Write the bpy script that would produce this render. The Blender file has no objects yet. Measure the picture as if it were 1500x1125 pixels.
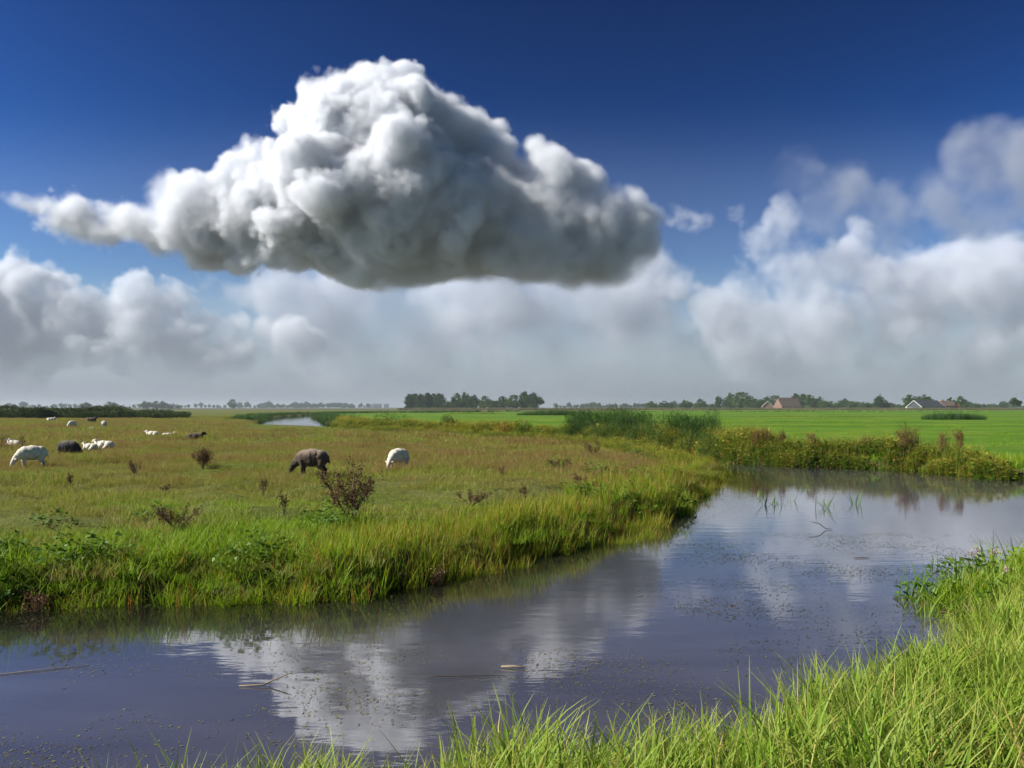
import bpy, bmesh, math, random
import numpy as np
from mathutils import Vector, Matrix, Euler

# ------------------------------------------------------------------ camera, sky, sun, exposure
sc = bpy.context.scene
COL = sc.collection
CAM_Z, FOC, HOR = 2.4, 1250.0, 597.0          # eye height above the water, focal length in photo pixels, horizon row
cam = bpy.data.objects.new('camera', bpy.data.cameras.new('camera'))
COL.objects.link(cam); sc.camera = cam
cam.location = (0, 0, CAM_Z); cam.rotation_euler = (math.pi / 2, 0, 0)
cam.data.sensor_width = 36; cam.data.lens = 36 * FOC / 1500
cam.data.shift_y = (HOR - 562.5) / 1500
cam.data.clip_start = 0.05; cam.data.clip_end = 90000

SUN_EL, SUN_AZ = math.radians(36), math.radians(-97)   # azimuth from the view direction, clockwise
SUN_DIR = Vector((math.sin(SUN_AZ) * math.cos(SUN_EL), math.cos(SUN_AZ) * math.cos(SUN_EL), math.sin(SUN_EL)))
world = bpy.data.worlds.new('World'); sc.world = world; world.use_nodes = True
wt = world.node_tree
sky = wt.nodes.new('ShaderNodeTexSky'); sky.sky_type = 'NISHITA'; sky.sun_disc = False
sky.sun_elevation = SUN_EL; sky.sun_rotation = SUN_AZ
sky.air_density = 1.0; sky.dust_density = 0.4; sky.ozone_density = 4.0
gam = wt.nodes.new('ShaderNodeGamma'); gam.inputs[1].default_value = 2.6      # polarising filter: deep saturated blue
tint = wt.nodes.new('ShaderNodeMix'); tint.data_type = 'RGBA'; tint.blend_type = 'MULTIPLY'
tint.inputs[0].default_value = 1.0; tint.inputs[7].default_value = (0.030, 0.0335, 0.0295, 1)
wt.links.new(sky.outputs[0], gam.inputs[0]); wt.links.new(gam.outputs[0], tint.inputs[6])
bg = wt.nodes['Background']; bg.inputs[1].default_value = 0.1
wt.links.new(tint.outputs[2], bg.inputs[0])
sun = bpy.data.objects.new('sun', bpy.data.lights.new('sun', 'SUN')); COL.objects.link(sun)
sun.data.energy = 4.8; sun.data.angle = math.radians(0.5); sun.data.color = (1.0, 0.95, 0.87)
sun.rotation_euler = SUN_DIR.to_track_quat('Z', 'Y').to_euler(); sun.location = SUN_DIR * 60

sc.view_settings.view_transform = 'Standard'; sc.view_settings.look = 'None'
sc.view_settings.exposure = 0.93; sc.view_settings.gamma = 1.0; sc.view_settings.use_curve_mapping = False
sc.render.engine = 'CYCLES'
cy = sc.cycles
cy.max_bounces = 12; cy.diffuse_bounces = 3; cy.glossy_bounces = 3; cy.transmission_bounces = 3
cy.transparent_max_bounces = 16; cy.volume_bounces = 6
cy.volume_step_rate = 5; cy.volume_max_steps = 256
cy.use_denoising = True; cy.use_adaptive_sampling = True; cy.adaptive_threshold = 0.02
cy.caustics_reflective = False; cy.caustics_refractive = False; cy.sample_clamp_indirect = 6

# ------------------------------------------------------------------ helpers
rng = np.random.default_rng(11)
random.seed(5)

def at(px, py, z=0.0):
    """plan position of a ground point seen at photo pixel (px, py), standing at height z"""
    d = (CAM_Z - z) * FOC / (py - HOR)
    return ((px - 750) / FOC * d, d)

def far(px, d):
    return ((px - 750) / FOC * d, d)

def tag(o, label=None, cat=None, group=None, kind=None):
    if label: o['label'] = label
    if cat: o['category'] = cat
    if group: o['group'] = group
    if kind: o['kind'] = kind
    return o

def mesh_np(name, V, Fc, mats=(), smooth=False):
    """mesh from numpy arrays; all faces have the same number of corners"""
    me = bpy.data.meshes.new(name)
    V = np.asarray(V, np.float32); Fc = np.asarray(Fc, np.int32)
    me.vertices.add(len(V)); me.vertices.foreach_set('co', V.ravel())
    k = Fc.shape[1]
    me.loops.add(Fc.size); me.loops.foreach_set('vertex_index', Fc.ravel())
    me.polygons.add(len(Fc))
    me.polygons.foreach_set('loop_start', np.arange(0, Fc.size, k, dtype=np.int32))
    me.polygons.foreach_set('use_smooth', np.full(len(Fc), smooth, dtype=bool))
    me.update(calc_edges=True)
    for m in mats: me.materials.append(m)
    return me

def attr(me, name, vals):
    a = me.attributes.new(name, 'FLOAT', 'POINT')
    a.data.foreach_set('value', np.asarray(vals, np.float32).ravel())

def link(name, data, parent=None):
    o = bpy.data.objects.new(name, data); COL.objects.link(o)
    if parent: o.parent = parent
    return o

class NT:
    """tiny shader-node builder"""
    def __init__(s, name):
        s.m = bpy.data.materials.new(name); s.m.use_nodes = True
        s.t = s.m.node_tree; s.t.nodes.clear()
        s.out = s.t.nodes.new('ShaderNodeOutputMaterial')
    def n(s, typ, **kw):
        nd = s.t.nodes.new('ShaderNode' + typ)
        for k, v in kw.items():
            if k.startswith('i_'):
                key = k[2:]
                key = int(key) if key.isdigit() else key.replace('_', ' ')
                if hasattr(v, 'is_output'): s.t.links.new(v, nd.inputs[key])
                else: nd.inputs[key].default_value = v
            else: setattr(nd, k, v)
        return nd
    def l(s, a, b): s.t.links.new(a, b)
    def mix(s, f, a, b, mode='MIX'):
        nd = s.t.nodes.new('ShaderNodeMix'); nd.data_type = 'RGBA'; nd.blend_type = mode
        for i, v in ((0, f), (6, a), (7, b)):
            if hasattr(v, 'is_output'): s.t.links.new(v, nd.inputs[i])
            else: nd.inputs[i].default_value = (*v, 1) if isinstance(v, tuple) and len(v) == 3 else v
        return nd.outputs[2]
    def math(s, op, a, b=0.0, clamp=False):
        nd = s.t.nodes.new('ShaderNodeMath'); nd.operation = op; nd.use_clamp = clamp
        for i, v in ((0, a), (1, b)):
            if hasattr(v, 'is_output'): s.t.links.new(v, nd.inputs[i])
            else: nd.inputs[i].default_value = v
        return nd.outputs[0]
    def noise(s, scale, vec=None, detail=3.0, rough=0.5):
        nd = s.t.nodes.new('ShaderNodeTexNoise')
        nd.inputs['Scale'].default_value = scale; nd.inputs['Detail'].default_value = detail
        nd.inputs['Roughness'].default_value = rough
        if vec is not None: s.t.links.new(vec, nd.inputs['Vector'])
        return nd.outputs[0]
    def ramp(s, f, *stops):
        nd = s.t.nodes.new('ShaderNodeValToRGB'); s.t.links.new(f, nd.inputs[0])
        e = nd.color_ramp.elements
        while len(e) < len(stops): e.new(0.5)
        for el, (p, c) in zip(e, stops):
            el.position = p; el.color = (*c, 1) if isinstance(c, tuple) else (c, c, c, 1)
        return nd.outputs[0]
    def pos(s):
        return s.t.nodes.new('ShaderNodeNewGeometry').outputs['Position']
    def attr(s, name, kind='GEOMETRY'):
        nd = s.t.nodes.new('ShaderNodeAttribute'); nd.attribute_name = name; nd.attribute_type = kind
        return nd.outputs['Fac']
    def surf(s, sh): s.t.links.new(sh, s.out.inputs['Surface'])

def simple(name, col, rough=0.8, var=0.25, scale=4.0, spec=0.3):
    """opaque material with uneven colour and a little relief"""
    b = NT(name)
    f = b.noise(scale, b.pos(), 4)
    lo = tuple(c * (1 - var) for c in col); hi = tuple(min(1, c * (1 + var)) for c in col)
    p = b.n('BsdfPrincipled', i_Base_Color=b.mix(f, lo, hi), i_Roughness=rough)
    p.inputs['Specular IOR Level'].default_value = spec
    b.surf(p.outputs[0]); return b.m

# ------------------------------------------------------------------ clouds: real vapour at real distances, lit by the sun
def noise3(shape, cells, r):
    """smooth random field: a coarse lattice enlarged with cubic splines, one axis after the other"""
    m = [max(4, int(c) + 4) for c in cells]
    a = r.standard_normal(m).astype(np.float32) * 1.6
    for ax in (2, 1, 0):
        n = shape[ax]
        t = np.linspace(0, m[ax] - 3.001, n) + 1; i = np.floor(t).astype(int); f = (t - i).astype(np.float32)
        sh = [1, 1, 1]; sh[ax] = n; o = 0
        for k, w in zip((-1, 0, 1, 2), ((1 - f) ** 3 / 6, (3 * f ** 3 - 6 * f ** 2 + 4) / 6, (-3 * f ** 3 + 3 * f ** 2 + 3 * f + 1) / 6, f ** 3 / 6)):
            o = o + np.take(a, np.clip(i + k, 0, m[ax] - 1), axis=ax) * w.reshape(sh)
        a = o
    return a

def vapour(name, dens, color=(1, 1, 1), g=0.0):
    m = bpy.data.materials.new(name); m.use_nodes = True; t = m.node_tree; t.nodes.remove(t.nodes['Principled BSDF'])
    v = t.nodes.new('ShaderNodeVolumePrincipled'); v.inputs['Density'].default_value = dens
    v.inputs['Anisotropy'].default_value = g; v.inputs['Color'].default_value = (*color, 1)
    t.links.new(v.outputs[0], t.nodes['Material Output'].inputs['Volume']); return m

def density_grid(name, mn, mx, res, field, mat):
    """a mesh that stores the density samples; geometry nodes turn them into a volume grid"""
    me = bpy.data.meshes.new(name); me.vertices.add(field.size); attr(me, 'd', field)
    o = link(name, me)
    g = bpy.data.node_groups.new('cloud_grid', 'GeometryNodeTree')
    g.interface.new_socket('Geometry', in_out='INPUT', socket_type='NodeSocketGeometry')
    g.interface.new_socket('Geometry', in_out='OUTPUT', socket_type='NodeSocketGeometry')
    N = g.nodes.new; L = g.links.new
    gi = N('NodeGroupInput'); go = N('NodeGroupOutput'); vc = N('GeometryNodeVolumeCube'); ps = N('GeometryNodeInputPosition')
    vc.inputs['Min'].default_value = mn; vc.inputs['Max'].default_value = mx
    for k, a in enumerate('XYZ'): vc.inputs['Resolution ' + a].default_value = res[k]
    mr = N('ShaderNodeMapRange'); mr.data_type = 'FLOAT_VECTOR'; mr.clamp = False
    L(ps.outputs[0], mr.inputs[6]); mr.inputs[7].default_value = mn; mr.inputs[8].default_value = mx
    mr.inputs[9].default_value = (0, 0, 0); mr.inputs[10].default_value = [r - 1 for r in res]
    ad = N('ShaderNodeVectorMath'); ad.operation = 'ADD'; ad.inputs[1].default_value = (.5, .5, .5); L(mr.outputs[1], ad.inputs[0])
    fl = N('ShaderNodeVectorMath'); fl.operation = 'FLOOR'; L(ad.outputs[0], fl.inputs[0])
    dt = N('ShaderNodeVectorMath'); dt.operation = 'DOT_PRODUCT'; L(fl.outputs[0], dt.inputs[0])
    dt.inputs[1].default_value = (res[1] * res[2], res[2], 1)
    na = N('GeometryNodeInputNamedAttribute'); na.data_type = 'FLOAT'; na.inputs[0].default_value = 'd'
    si = N('GeometryNodeSampleIndex'); si.data_type = 'FLOAT'; si.domain = 'POINT'; si.clamp = True
    L(gi.outputs[0], si.inputs['Geometry']); L(na.outputs[0], si.inputs['Value']); L(dt.outputs['Value'], si.inputs['Index'])
    L(si.outputs[0], vc.inputs['Density'])
    sm = N('GeometryNodeSetMaterial'); sm.inputs['Material'].default_value = mat
    L(vc.outputs[0], sm.inputs[0]); L(sm.outputs[0], go.inputs[0])
    o.modifiers.new('cloud_grid', 'NODES').node_group = g
    return o

def cloud(name, label, D, box, depth, vox, blobs, base_py, dens, seed, soft=(40, 40), puff=(0.16, 0.36), n2=10,
          amp=34, wave=500, fade=None, col=(1, 1, 1), octv=6, gain=.62, warp=(70, 260), calm=None, ragged=.35, blow=45, lee=1.0):
    """box: extent in photo pixels at distance D; blobs: (px, py, radius px, depth offset m)"""
    r_ = np.random.default_rng(seed)
    s = D / FOC
    P = lambda px, py: np.array(((px - 750) * s, D, CAM_Z + (HOR - py) * s))
    mn = np.array((P(box[0], 0)[0], D - depth[0], P(0, box[3])[2])); mx = np.array((P(box[1], 0)[0], D + depth[1], P(0, box[2])[2]))
    res = [int(v) for v in (mx - mn) / vox]; sz = mx - mn
    X, Y, Z = [np.linspace(mn[k], mx[k], res[k], dtype=np.float32) for k in range(3)]
    f = np.full(res, -400., np.float32)
    def fbm(w, oc, gn=.5, bill=0):
        """sum of octaves; the first `bill` of them are billowed into rounded lumps with sharp creases"""
        a = 0; am = 1
        for k in range(oc):
            n_ = noise3(res, sz / w, r_)
            a = a + am * (np.abs(n_) * 1.9 - .75 if k < bill else n_); w /= 2.05; am *= gn
        return a
    xf = np.linspace(0, 1, res[0], dtype=np.float32)[:, None, None]
    cf = np.clip(.4 + .6 * xf / calm, 0, 1) if calm else 1.0        # thin ends keep a calmer outline
    cf = cf * (1 + (lee - 1) * np.clip((xf - .5) / .3, 0, 1))          # and so may the lee side
    WX, WY, WZ = [fbm(warp[1], 3, .5) * warp[0] * cf for k in range(3)]
    def splat(c, r):
        sl = []
        for A, ci in zip((X, Y, Z), c):
            m_ = r + warp[0] * 2.0 + blow
            i = np.searchsorted(A, (ci - m_, ci + m_)); sl.append(slice(max(0, i[0] - 1), i[1] + 1))
        sl = tuple(sl)
        d = np.sqrt((X[sl[0]][:, None, None] + WX[sl] - c[0]) ** 2 + (Y[sl[1]][None, :, None] + WY[sl] - c[1]) ** 2 + (Z[sl[2]][None, None, :] + WZ[sl] - c[2]) ** 2)
        q = f[sl]; h = np.clip(.5 + .5 * (r - d - q) / blow, 0, 1)      # smooth union: lobes melt into each other
        q[...] = q * (1 - h) + (r - d) * h + blow * h * (1 - h)
    for b in blobs:
        c = P(b[0], b[1]); c[1] += b[3] if len(b) > 3 else 0; R = b[2] * s; splat(c, R * .93)
        for k in range(n2):
            v = r_.standard_normal(3); v /= np.linalg.norm(v)
            if v[2] > -.3: splat(c + v * R * r_.uniform(.75, .95), R * r_.uniform(*puff))
    f += fbm(wave, octv, gain, 4) * (amp * cf)
    zb = P(0, base_py)[2]
    f = np.minimum(f, (Z[None, None, :] - zb + fbm(wave * 1.3, 4, .55)[:, :, :1] * 62) * .5)
    sf = np.interp(xf, np.linspace(0, 1, len(soft)), soft).astype(np.float32)           # how feathered the edges are, from left to right
    dn = np.clip(f / sf, 0, 1)
    dn *= np.clip(1 - ragged + ragged * fbm(wave * .5, 3, .6), .12, 1.2)
    if fade:
        dn *= np.clip((Z[None, None, :] - P(0, fade[1])[2]) / (P(0, fade[0])[2] - P(0, fade[1])[2]), 0, 1) ** 1.3
    o = density_grid(name, tuple(mn), tuple(mx), res, dn, vapour(name + '_vapour', dens, col))
    return tag(o, label, 'cloud', 'clouds in the sky', 'stuff')

MAIN = [(545, 154, 64, 0), (484, 158, 40, 0), (885, 330, 66, 20), (905, 352, 60, 20), (700, 205, 50, 80), (500, 172, 54, 0), (600, 170, 60, 30), (485, 205, 66, -60), (560, 215, 100, -40), (640, 210, 82, 60), (690, 235, 76, 100), (590, 300, 120, -120), (500, 290, 95, -160),
        (660, 320, 110, -30), (730, 320, 105, 60), (800, 340, 100, 40), (860, 350, 84, 40), (800, 256, 48, 20), (850, 270, 50, 40), (900, 375, 54, 0),
        (425, 285, 76, -60), (375, 250, 40, -30), (370, 315, 72, -60), (310, 322, 66, -40), (262, 302, 54, 0), (225, 330, 52, 0), (185, 312, 42, 0), (150, 336, 38, 0), (112, 314, 36, 0),
        (88, 322, 34, 0), (70, 314, 28, 0), (48, 310, 20, 0), (28, 303, 13, 0), (14, 298, 8, 0), (120, 330, 36, 0), (440, 350, 62, -150), (520, 365, 66, -120), (610, 380, 64, -60), (700, 385, 64, 0), (780, 390, 60, 0), (850, 390, 58, 0), (300, 350, 40, 0), (360, 360, 45, -40)]
cloud('cumulus_cloud', 'large towering white and grey cumulus cloud high above the meadow', 5600, (-70, 1020, 30, 470), (760, 820), 10.5,
      MAIN, 414, .036, 24, soft=(150, 110, 45, 24, 30, 80, 140), amp=28, wave=270, n2=8, puff=(.2, .45), calm=.12, gain=.74, warp=(46, 300), lee=.6, col=(.925, .94, .965), ragged=.45)
LEFT = [(-230, 480, 80), (-140, 455, 90), (-60, 450, 80), (10, 440, 60), (55, 422, 42), (100, 445, 44), (20, 500, 80), (120, 495, 64), (165, 470, 34), (205, 440, 40),
        (245, 446, 34), (200, 500, 64), (290, 500, 50), (345, 478, 30), (385, 484, 28), (350, 520, 50), (430, 515, 50), (270, 540, 60)]
cloud('cloud_bank', 'bank of bright cauliflower clouds low over the left horizon', 9500, (-330, 600, 340, 592), (700, 800), 16, LEFT, 592, .010, 5,
      soft=(40, 70), amp=46, wave=340, n2=9, fade=(455, 594), puff=(.2, .45), warp=(80, 380), gain=.68, col=(.885, .91, .945), ragged=.45)
MID = [(400, 425, 50), (330, 415, 30), (460, 470, 60), (540, 450, 80), (640, 455, 90), (740, 460, 90), (830, 450, 90), (910, 445, 80), (960, 440, 60), (1000, 425, 42), (960, 500, 84), (860, 520, 84), (740, 530, 84), (620, 520, 84), (500, 520, 74), (1060, 490, 84)]
cloud('cloud_bank', 'pale hazy cloud bank below the large cumulus at the middle horizon', 12000, (230, 1190, 320, 600), (800, 900), 24, MID, 600, .0036, 7,
      soft=(190, 190), amp=130, wave=1100, n2=8, fade=(470, 602), warp=(170, 800), gain=.66, col=(.82, .85, .90), ragged=.6)
RIGHT = [(1000, 415, 34), (1050, 465, 60), (1100, 440, 52), (1155, 355, 40), (1175, 330, 24), (1120, 372, 20), (1180, 400, 60), (1240, 385, 58), (1300, 410, 60), (1400, 400, 44), (1360, 450, 84), (1450, 440, 84), (1540, 430, 100), (1650, 430, 120), (1780, 450, 120),
         (1200, 490, 90), (1100, 520, 80), (1320, 510, 90), (1450, 520, 90)]
cloud('cloud_bank', 'broad pile of white and grey cloud above the right horizon', 8300, (930, 1850, 250, 592), (800, 900), 16.5, RIGHT, 590, .0058, 9,
      soft=(70, 140), amp=58, wave=430, n2=9, fade=(455, 594), puff=(.2, .45), warp=(95, 420), gain=.68, col=(.80, .83, .885), ragged=.55)
HIGH = [(1185, 262, 46), (1230, 280, 48), (1280, 305, 46), (1205, 310, 55), (1145, 268, 26), (1250, 345, 62), (1310, 340, 44), (1362, 282, 30), (1400, 300, 46), (1415, 235, 36), (1465, 225, 56), (1470, 310, 76),
        (1540, 240, 90), (1650, 270, 110), (1780, 280, 120), (1440, 365, 66), (1520, 380, 84)]
cloud('veil_cloud', 'soft grey cloud towers rising behind the pile at right', 9800, (1030, 1850, 120, 450), (600, 700), 21, HIGH, 430, .0017, 13,
      soft=(150, 150), amp=70, wave=620, n2=8, warp=(100, 560), ragged=.6, gain=.68, col=(.55, .585, .66))
PUFF = [(1000, 312, 13), (1020, 322, 15), (1040, 318, 11), (985, 325, 9), (1010, 330, 10), (1076, 308, 16), (1085, 318, 12), (1408, 378, 17), (1425, 381, 11)]
cloud('small_cloud', 'small torn white puffs between the cumulus and the right bank', 7600, (950, 1460, 270, 400), (180, 180), 11, PUFF, 400, .006, 17,
      soft=(100, 100), amp=34, wave=170, n2=6, warp=(45, 200), gain=.6, blow=25, ragged=.5)
# thin low cloud and mist far away, in front of and behind the banks
def mist(label, y0, y1, dens, seed, hz=760.):
    mn, mx = (-y1 * 1.4, y0, 45.), (y1 * 1.4, y1, 2400.); res = [60, 8, 40]
    zz = np.linspace(0, 2400, 40, dtype=np.float32)
    fld = np.exp(-zz / hz)[None, None, :] * np.clip(1 + .22 * noise3(res, (24, 4, 3), np.random.default_rng(seed)), .3, 2) * np.clip((2400 - zz) / 600, 0, 1)[None, None, :]
    tag(density_grid('mist_bank', mn, mx, res, fld, vapour('mist_vapour', dens, (.62, .67, .74))), label, 'mist', None, 'stuff')
mist('thin grey mist in the low sky in front of the cloud banks', 6400., 7200., .0010, 77)
mist('grey mist behind the cloud banks along the horizon', 13400., 16000., .0012, 78)

# ------------------------------------------------------------------ plan of the place: three pieces of land round one water
MEADOW_Z, FIELD_Z = 0.40, 0.45
FRONT = [at(*p) for p in ((0, 897), (120, 896), (250, 890), (400, 884), (520, 876), (600, 862), (690, 842), (780, 818), (860, 798), (930, 778), (990, 752), (1030, 728), (1052, 708), (1050, 696))]
REAR = [at(*p) for p in ((1020, 687), (985, 678), (960, 669), (900, 661), (830, 654), (740, 648), (640, 641), (560, 637), (505, 634), (470, 629), (420, 627), (374, 626))]
RIVL = [at(*p) for p in ((378, 619), (392, 613), (420, 610.2), (455, 608.2), (520, 606.4))]
MEADOW = [(-60, 12.5), (-25, 10.6), (-11, 10.2)] + FRONT + REAR + RIVL + [(-20, 420), (60, 600), (-200, 900), (-7000, 7000), (-7000, 12)]
FIELD = [(220, 22), (60, 26.0), (28, 26.6)] + [at(*p) for p in ((1480, 702), (1400, 694), (1310, 688), (1200, 684), (1100, 680), (1050, 672), (1010, 663), (960, 659), (900, 654), (830, 649), (740, 643.5), (640, 637.5), (560, 634), (516, 632), (490, 624), (474, 617), (468, 613), (455, 610.8), (470, 608.6), (530, 606.9))] + \
        [(20, 330), (300, 520), (300, 8000), (9000, 8000), (9000, 22)]
FIELD = FIELD[:-5] + [(0, 418), (90, 600), (-150, 905), (-7000, 7100), (-6800, 9000), (9000, 9000), (9000, 22)]
NEAR = [(-8, 1.2), (-3.2, 2.6), (-1.7, 4.0), (-0.6, 4.7), (0.6, 5.3), (1.5, 5.75), (2.4, 6.3), (3.2, 7.1), (4.0, 8.1), (4.8, 9.3), (5.5, 10.7), (6.6, 12.1), (8.5, 13.6), (11, 14.9), (16, 16.2), (30, 17), (60, 16), (200, 14), (200, -40), (-8, -40)]

def signed(poly, X, Y):
    """distance to the polygon outline, positive inside"""
    p = np.asarray(poly, float); q = np.roll(p, -1, 0)
    d2 = np.full(X.shape, 1e18); ins = np.zeros(X.shape, bool)
    for (ax, ay), (bx, by) in zip(p, q):
        ex, ey = bx - ax, by - ay
        t = np.clip(((X - ax) * ex + (Y - ay) * ey) / (ex * ex + ey * ey + 1e-12), 0, 1)
        d2 = np.minimum(d2, (X - ax - t * ex) ** 2 + (Y - ay - t * ey) ** 2)
        c = (ay > Y) != (by > Y)
        xi = ax + (Y - ay) * ex / (ey if abs(ey) > 1e-12 else 1e-12)
        ins ^= c & (X < xi)
    return np.where(ins, 1, -1) * np.sqrt(d2)

class Lattice:
    """smooth value noise in the plane"""
    def __init__(s, seed): s.a = np.random.default_rng(seed).standard_normal((256, 256))
    def __call__(s, x, y):
        xi = np.floor(x).astype(int); yi = np.floor(y).astype(int); fx = x - xi; fy = y - yi
        fx = fx * fx * (3 - 2 * fx); fy = fy * fy * (3 - 2 * fy); a = s.a; M = 255
        return (a[xi & M, yi & M] * (1 - fx) + a[(xi + 1) & M, yi & M] * fx) * (1 - fy) + (a[xi & M, (yi + 1) & M] * (1 - fx) + a[(xi + 1) & M, (yi + 1) & M] * fx) * fy
LN = [Lattice(k) for k in range(8)]
def lump(x, y, s, k=0): return LN[k](x / s, y / s)

def edge_sd(poly, X, Y):
    """signed distance with a slightly ragged shoreline"""
    return signed(poly, X, Y) + 0.22 * lump(X, Y, 1.3, 1) + 0.12 * lump(X, Y, 0.5, 2)

def height(poly, z_in, X, Y, sd=None, bump=0.10, rise=0.95):
    sd = edge_sd(poly, X, Y) if sd is None else sd
    t = np.clip((sd + 0.25) / rise, 0, 1); t = t * t * (3 - 2 * t)
    if poly is NEAR: z_in = z_in - .3 * np.clip((Y - 5.8) / 4.5, 0, 1)         # the bank lowers to the right
    z = -0.35 + (z_in + 0.35) * t
    far_ = np.clip((sd - rise) / 2, 0, 1)
    return z + far_ * (bump * lump(X, Y, 2.3, 3) + bump * .5 * lump(X, Y, .7, 4)) * np.exp(-np.hypot(X, Y) / 150)

def axis(spec):
    out = [spec[0][0]]
    for a, b, st in spec:
        n = max(1, int(round((b - a) / st))); out += list(np.linspace(a, b, n + 1)[1:])
    return np.array(out)

def land(name, poly, z_in, xs, ys, mat, bump=0.10, rise=0.95):
    X, Y = np.meshgrid(xs, ys, indexing='ij'); sd = edge_sd(poly, X, Y)
    Zz = height(poly, z_in, X, Y, sd, bump, rise)
    idx = np.arange(X.size).reshape(X.shape)
    q = np.stack([idx[:-1, :-1], idx[1:, :-1], idx[1:, 1:], idx[:-1, 1:]], -1).reshape(-1, 4)
    keep = (sd.ravel()[q] > -0.9).any(1)
    q = q[keep]; used, inv = np.unique(q, return_inverse=True)
    V = np.stack([X.ravel(), Y.ravel(), Zz.ravel()], 1)[used]
    return tag(link(name, mesh_np(name, V, inv.reshape(-1, 4), [mat], True)), kind='structure')

def ground_mat(name, cols, dry, soil=(0.035, 0.026, 0.016)):
    b = NT(name); p = b.pos()
    f1 = b.noise(0.35, p, 5); f2 = b.noise(6.0, p, 4, .65); f3 = b.noise(0.06, p, 4)
    c = b.mix(b.ramp(f1, (.35, 0.), (.65, 1.)), cols[0], cols[1])
    c = b.mix(b.math('MULTIPLY', b.ramp(f3, (.4, 0.), (.62, 1.)), .8), c, dry)
    c = b.mix(b.math('MULTIPLY', b.ramp(f2, (.35, 1.), (.6, 0.)), .45), c, tuple(v * .45 for v in cols[0]))
    z = b.n('SeparateXYZ', i_0=p).outputs[2]
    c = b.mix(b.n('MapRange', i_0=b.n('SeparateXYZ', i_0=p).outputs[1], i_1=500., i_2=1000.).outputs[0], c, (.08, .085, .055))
    c = b.mix(b.n('MapRange', i_0=z, i_1=.22, i_2=.02).outputs[0], c, soil)
    bump = b.n('Bump', i_Strength=.8, i_Distance=.08, i_Height=b.noise(9.0, p, 5, .7))
    d = b.n('BsdfPrincipled', i_Base_Color=c, i_Roughness=.95, i_Normal=bump.outputs[0])
    d.inputs['Specular IOR Level'].default_value = .1
    b.surf(d.outputs[0]); return b.m

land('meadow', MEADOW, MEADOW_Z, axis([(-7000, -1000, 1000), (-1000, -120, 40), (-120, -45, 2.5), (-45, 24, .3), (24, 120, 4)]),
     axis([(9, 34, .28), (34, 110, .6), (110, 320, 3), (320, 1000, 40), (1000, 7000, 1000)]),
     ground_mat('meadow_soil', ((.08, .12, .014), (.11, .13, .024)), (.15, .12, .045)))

def field_mat():
    """short grazed grass in strips of slightly different green"""
    b = NT('field_turf'); p = b.pos()
    xyz = b.n('SeparateXYZ', i_0=p)
    y = b.math('ADD', xyz.outputs[1], b.math('MULTIPLY', b.noise(.02, p, 2), 14.))
    strips = b.noise(1.0, b.n('CombineXYZ', i_1=b.math('MULTIPLY', y, .045)).outputs[0], 2)
    c = b.mix(b.ramp(strips, (.38, 0.), (.6, 1.)), (.045, .12, .006), (.098, .178, .011))
    c = b.mix(b.ramp(b.noise(.5, p, 5, .6), (.42, 0.), (.7, .55)), c, (.055, .11, .008))
    c = b.mix(b.ramp(b.noise(.11, p, 3), (.5, 0.), (.66, .65)), c, (.15, .2, .02))
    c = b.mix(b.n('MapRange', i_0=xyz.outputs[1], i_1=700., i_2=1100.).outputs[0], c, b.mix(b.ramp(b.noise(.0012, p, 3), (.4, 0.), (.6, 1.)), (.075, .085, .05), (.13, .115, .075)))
    z = xyz.outputs[2]
    c = b.mix(b.n('MapRange', i_0=z, i_1=.40, i_2=.22).outputs[0], c, (.06, .05, .02))
    d = b.n('BsdfPrincipled', i_Base_Color=c, i_Roughness=.95,
            i_Normal=b.n('Bump', i_Strength=.7, i_Distance=.06, i_Height=b.noise(7.0, p, 5, .7)).outputs[0])
    d.inputs['Specular IOR Level'].default_value = .1
    b.surf(d.outputs[0]); return b.m
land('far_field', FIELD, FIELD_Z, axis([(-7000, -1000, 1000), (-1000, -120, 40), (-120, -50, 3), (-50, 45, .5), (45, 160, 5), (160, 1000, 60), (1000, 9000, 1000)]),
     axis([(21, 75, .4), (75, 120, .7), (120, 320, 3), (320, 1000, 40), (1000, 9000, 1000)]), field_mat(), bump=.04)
land('near_bank', NEAR, .52, axis([(-8, 18, .22), (18, 60, 2), (60, 200, 20)]), axis([(-40, -4, 6), (-4, 18, .22)]),
     ground_mat('bank_soil', ((.05, .085, .014), (.07, .10, .02)), (.09, .08, .03)), bump=.05, rise=.9)

# ------------------------------------------------------------------ water
def water_mat():
    b = NT('ditch_water'); p = b.pos()
    mp = b.n('Mapping', i_Vector=p); mp.inputs['Scale'].default_value = (.55, 1.7, 1)
    mask = b.ramp(b.noise(.16, p, 3), (.42, .12), (.62, 1.))
    h = b.math('ADD', b.math('MULTIPLY', b.noise(2.2, mp.outputs[0], 3, .55), 1.0), b.math('MULTIPLY', b.math('MULTIPLY', b.noise(11., mp.outputs[0], 3), mask), .22))
    bump = b.n('Bump', i_Strength=.032, i_Distance=.06, i_Height=h)
    sheen_film = b.math('MULTIPLY', b.attr('open'), b.ramp(b.noise(.45, mp.outputs[0], 4, .6), (.3, .55), (.62, 1.)))      # scum patches plus silvery sheen of the open water, put into the base colour
    col = b.mix(sheen_film, (.010, .010, .007), (.074, .070, .079))
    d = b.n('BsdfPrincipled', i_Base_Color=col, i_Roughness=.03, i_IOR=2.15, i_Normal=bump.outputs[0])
    b.surf(d.outputs[0]); return b.m
xs = axis([(-300, -20, 20), (-20, 24, .5), (24, 300, 23)]); ys = axis([(-8, 4, 3), (4, 40, .5), (40, 120, 4), (120, 700, 29)])
X, Y = np.meshgrid(xs, ys, indexing='ij'); idx = np.arange(X.size).reshape(X.shape)
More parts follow.
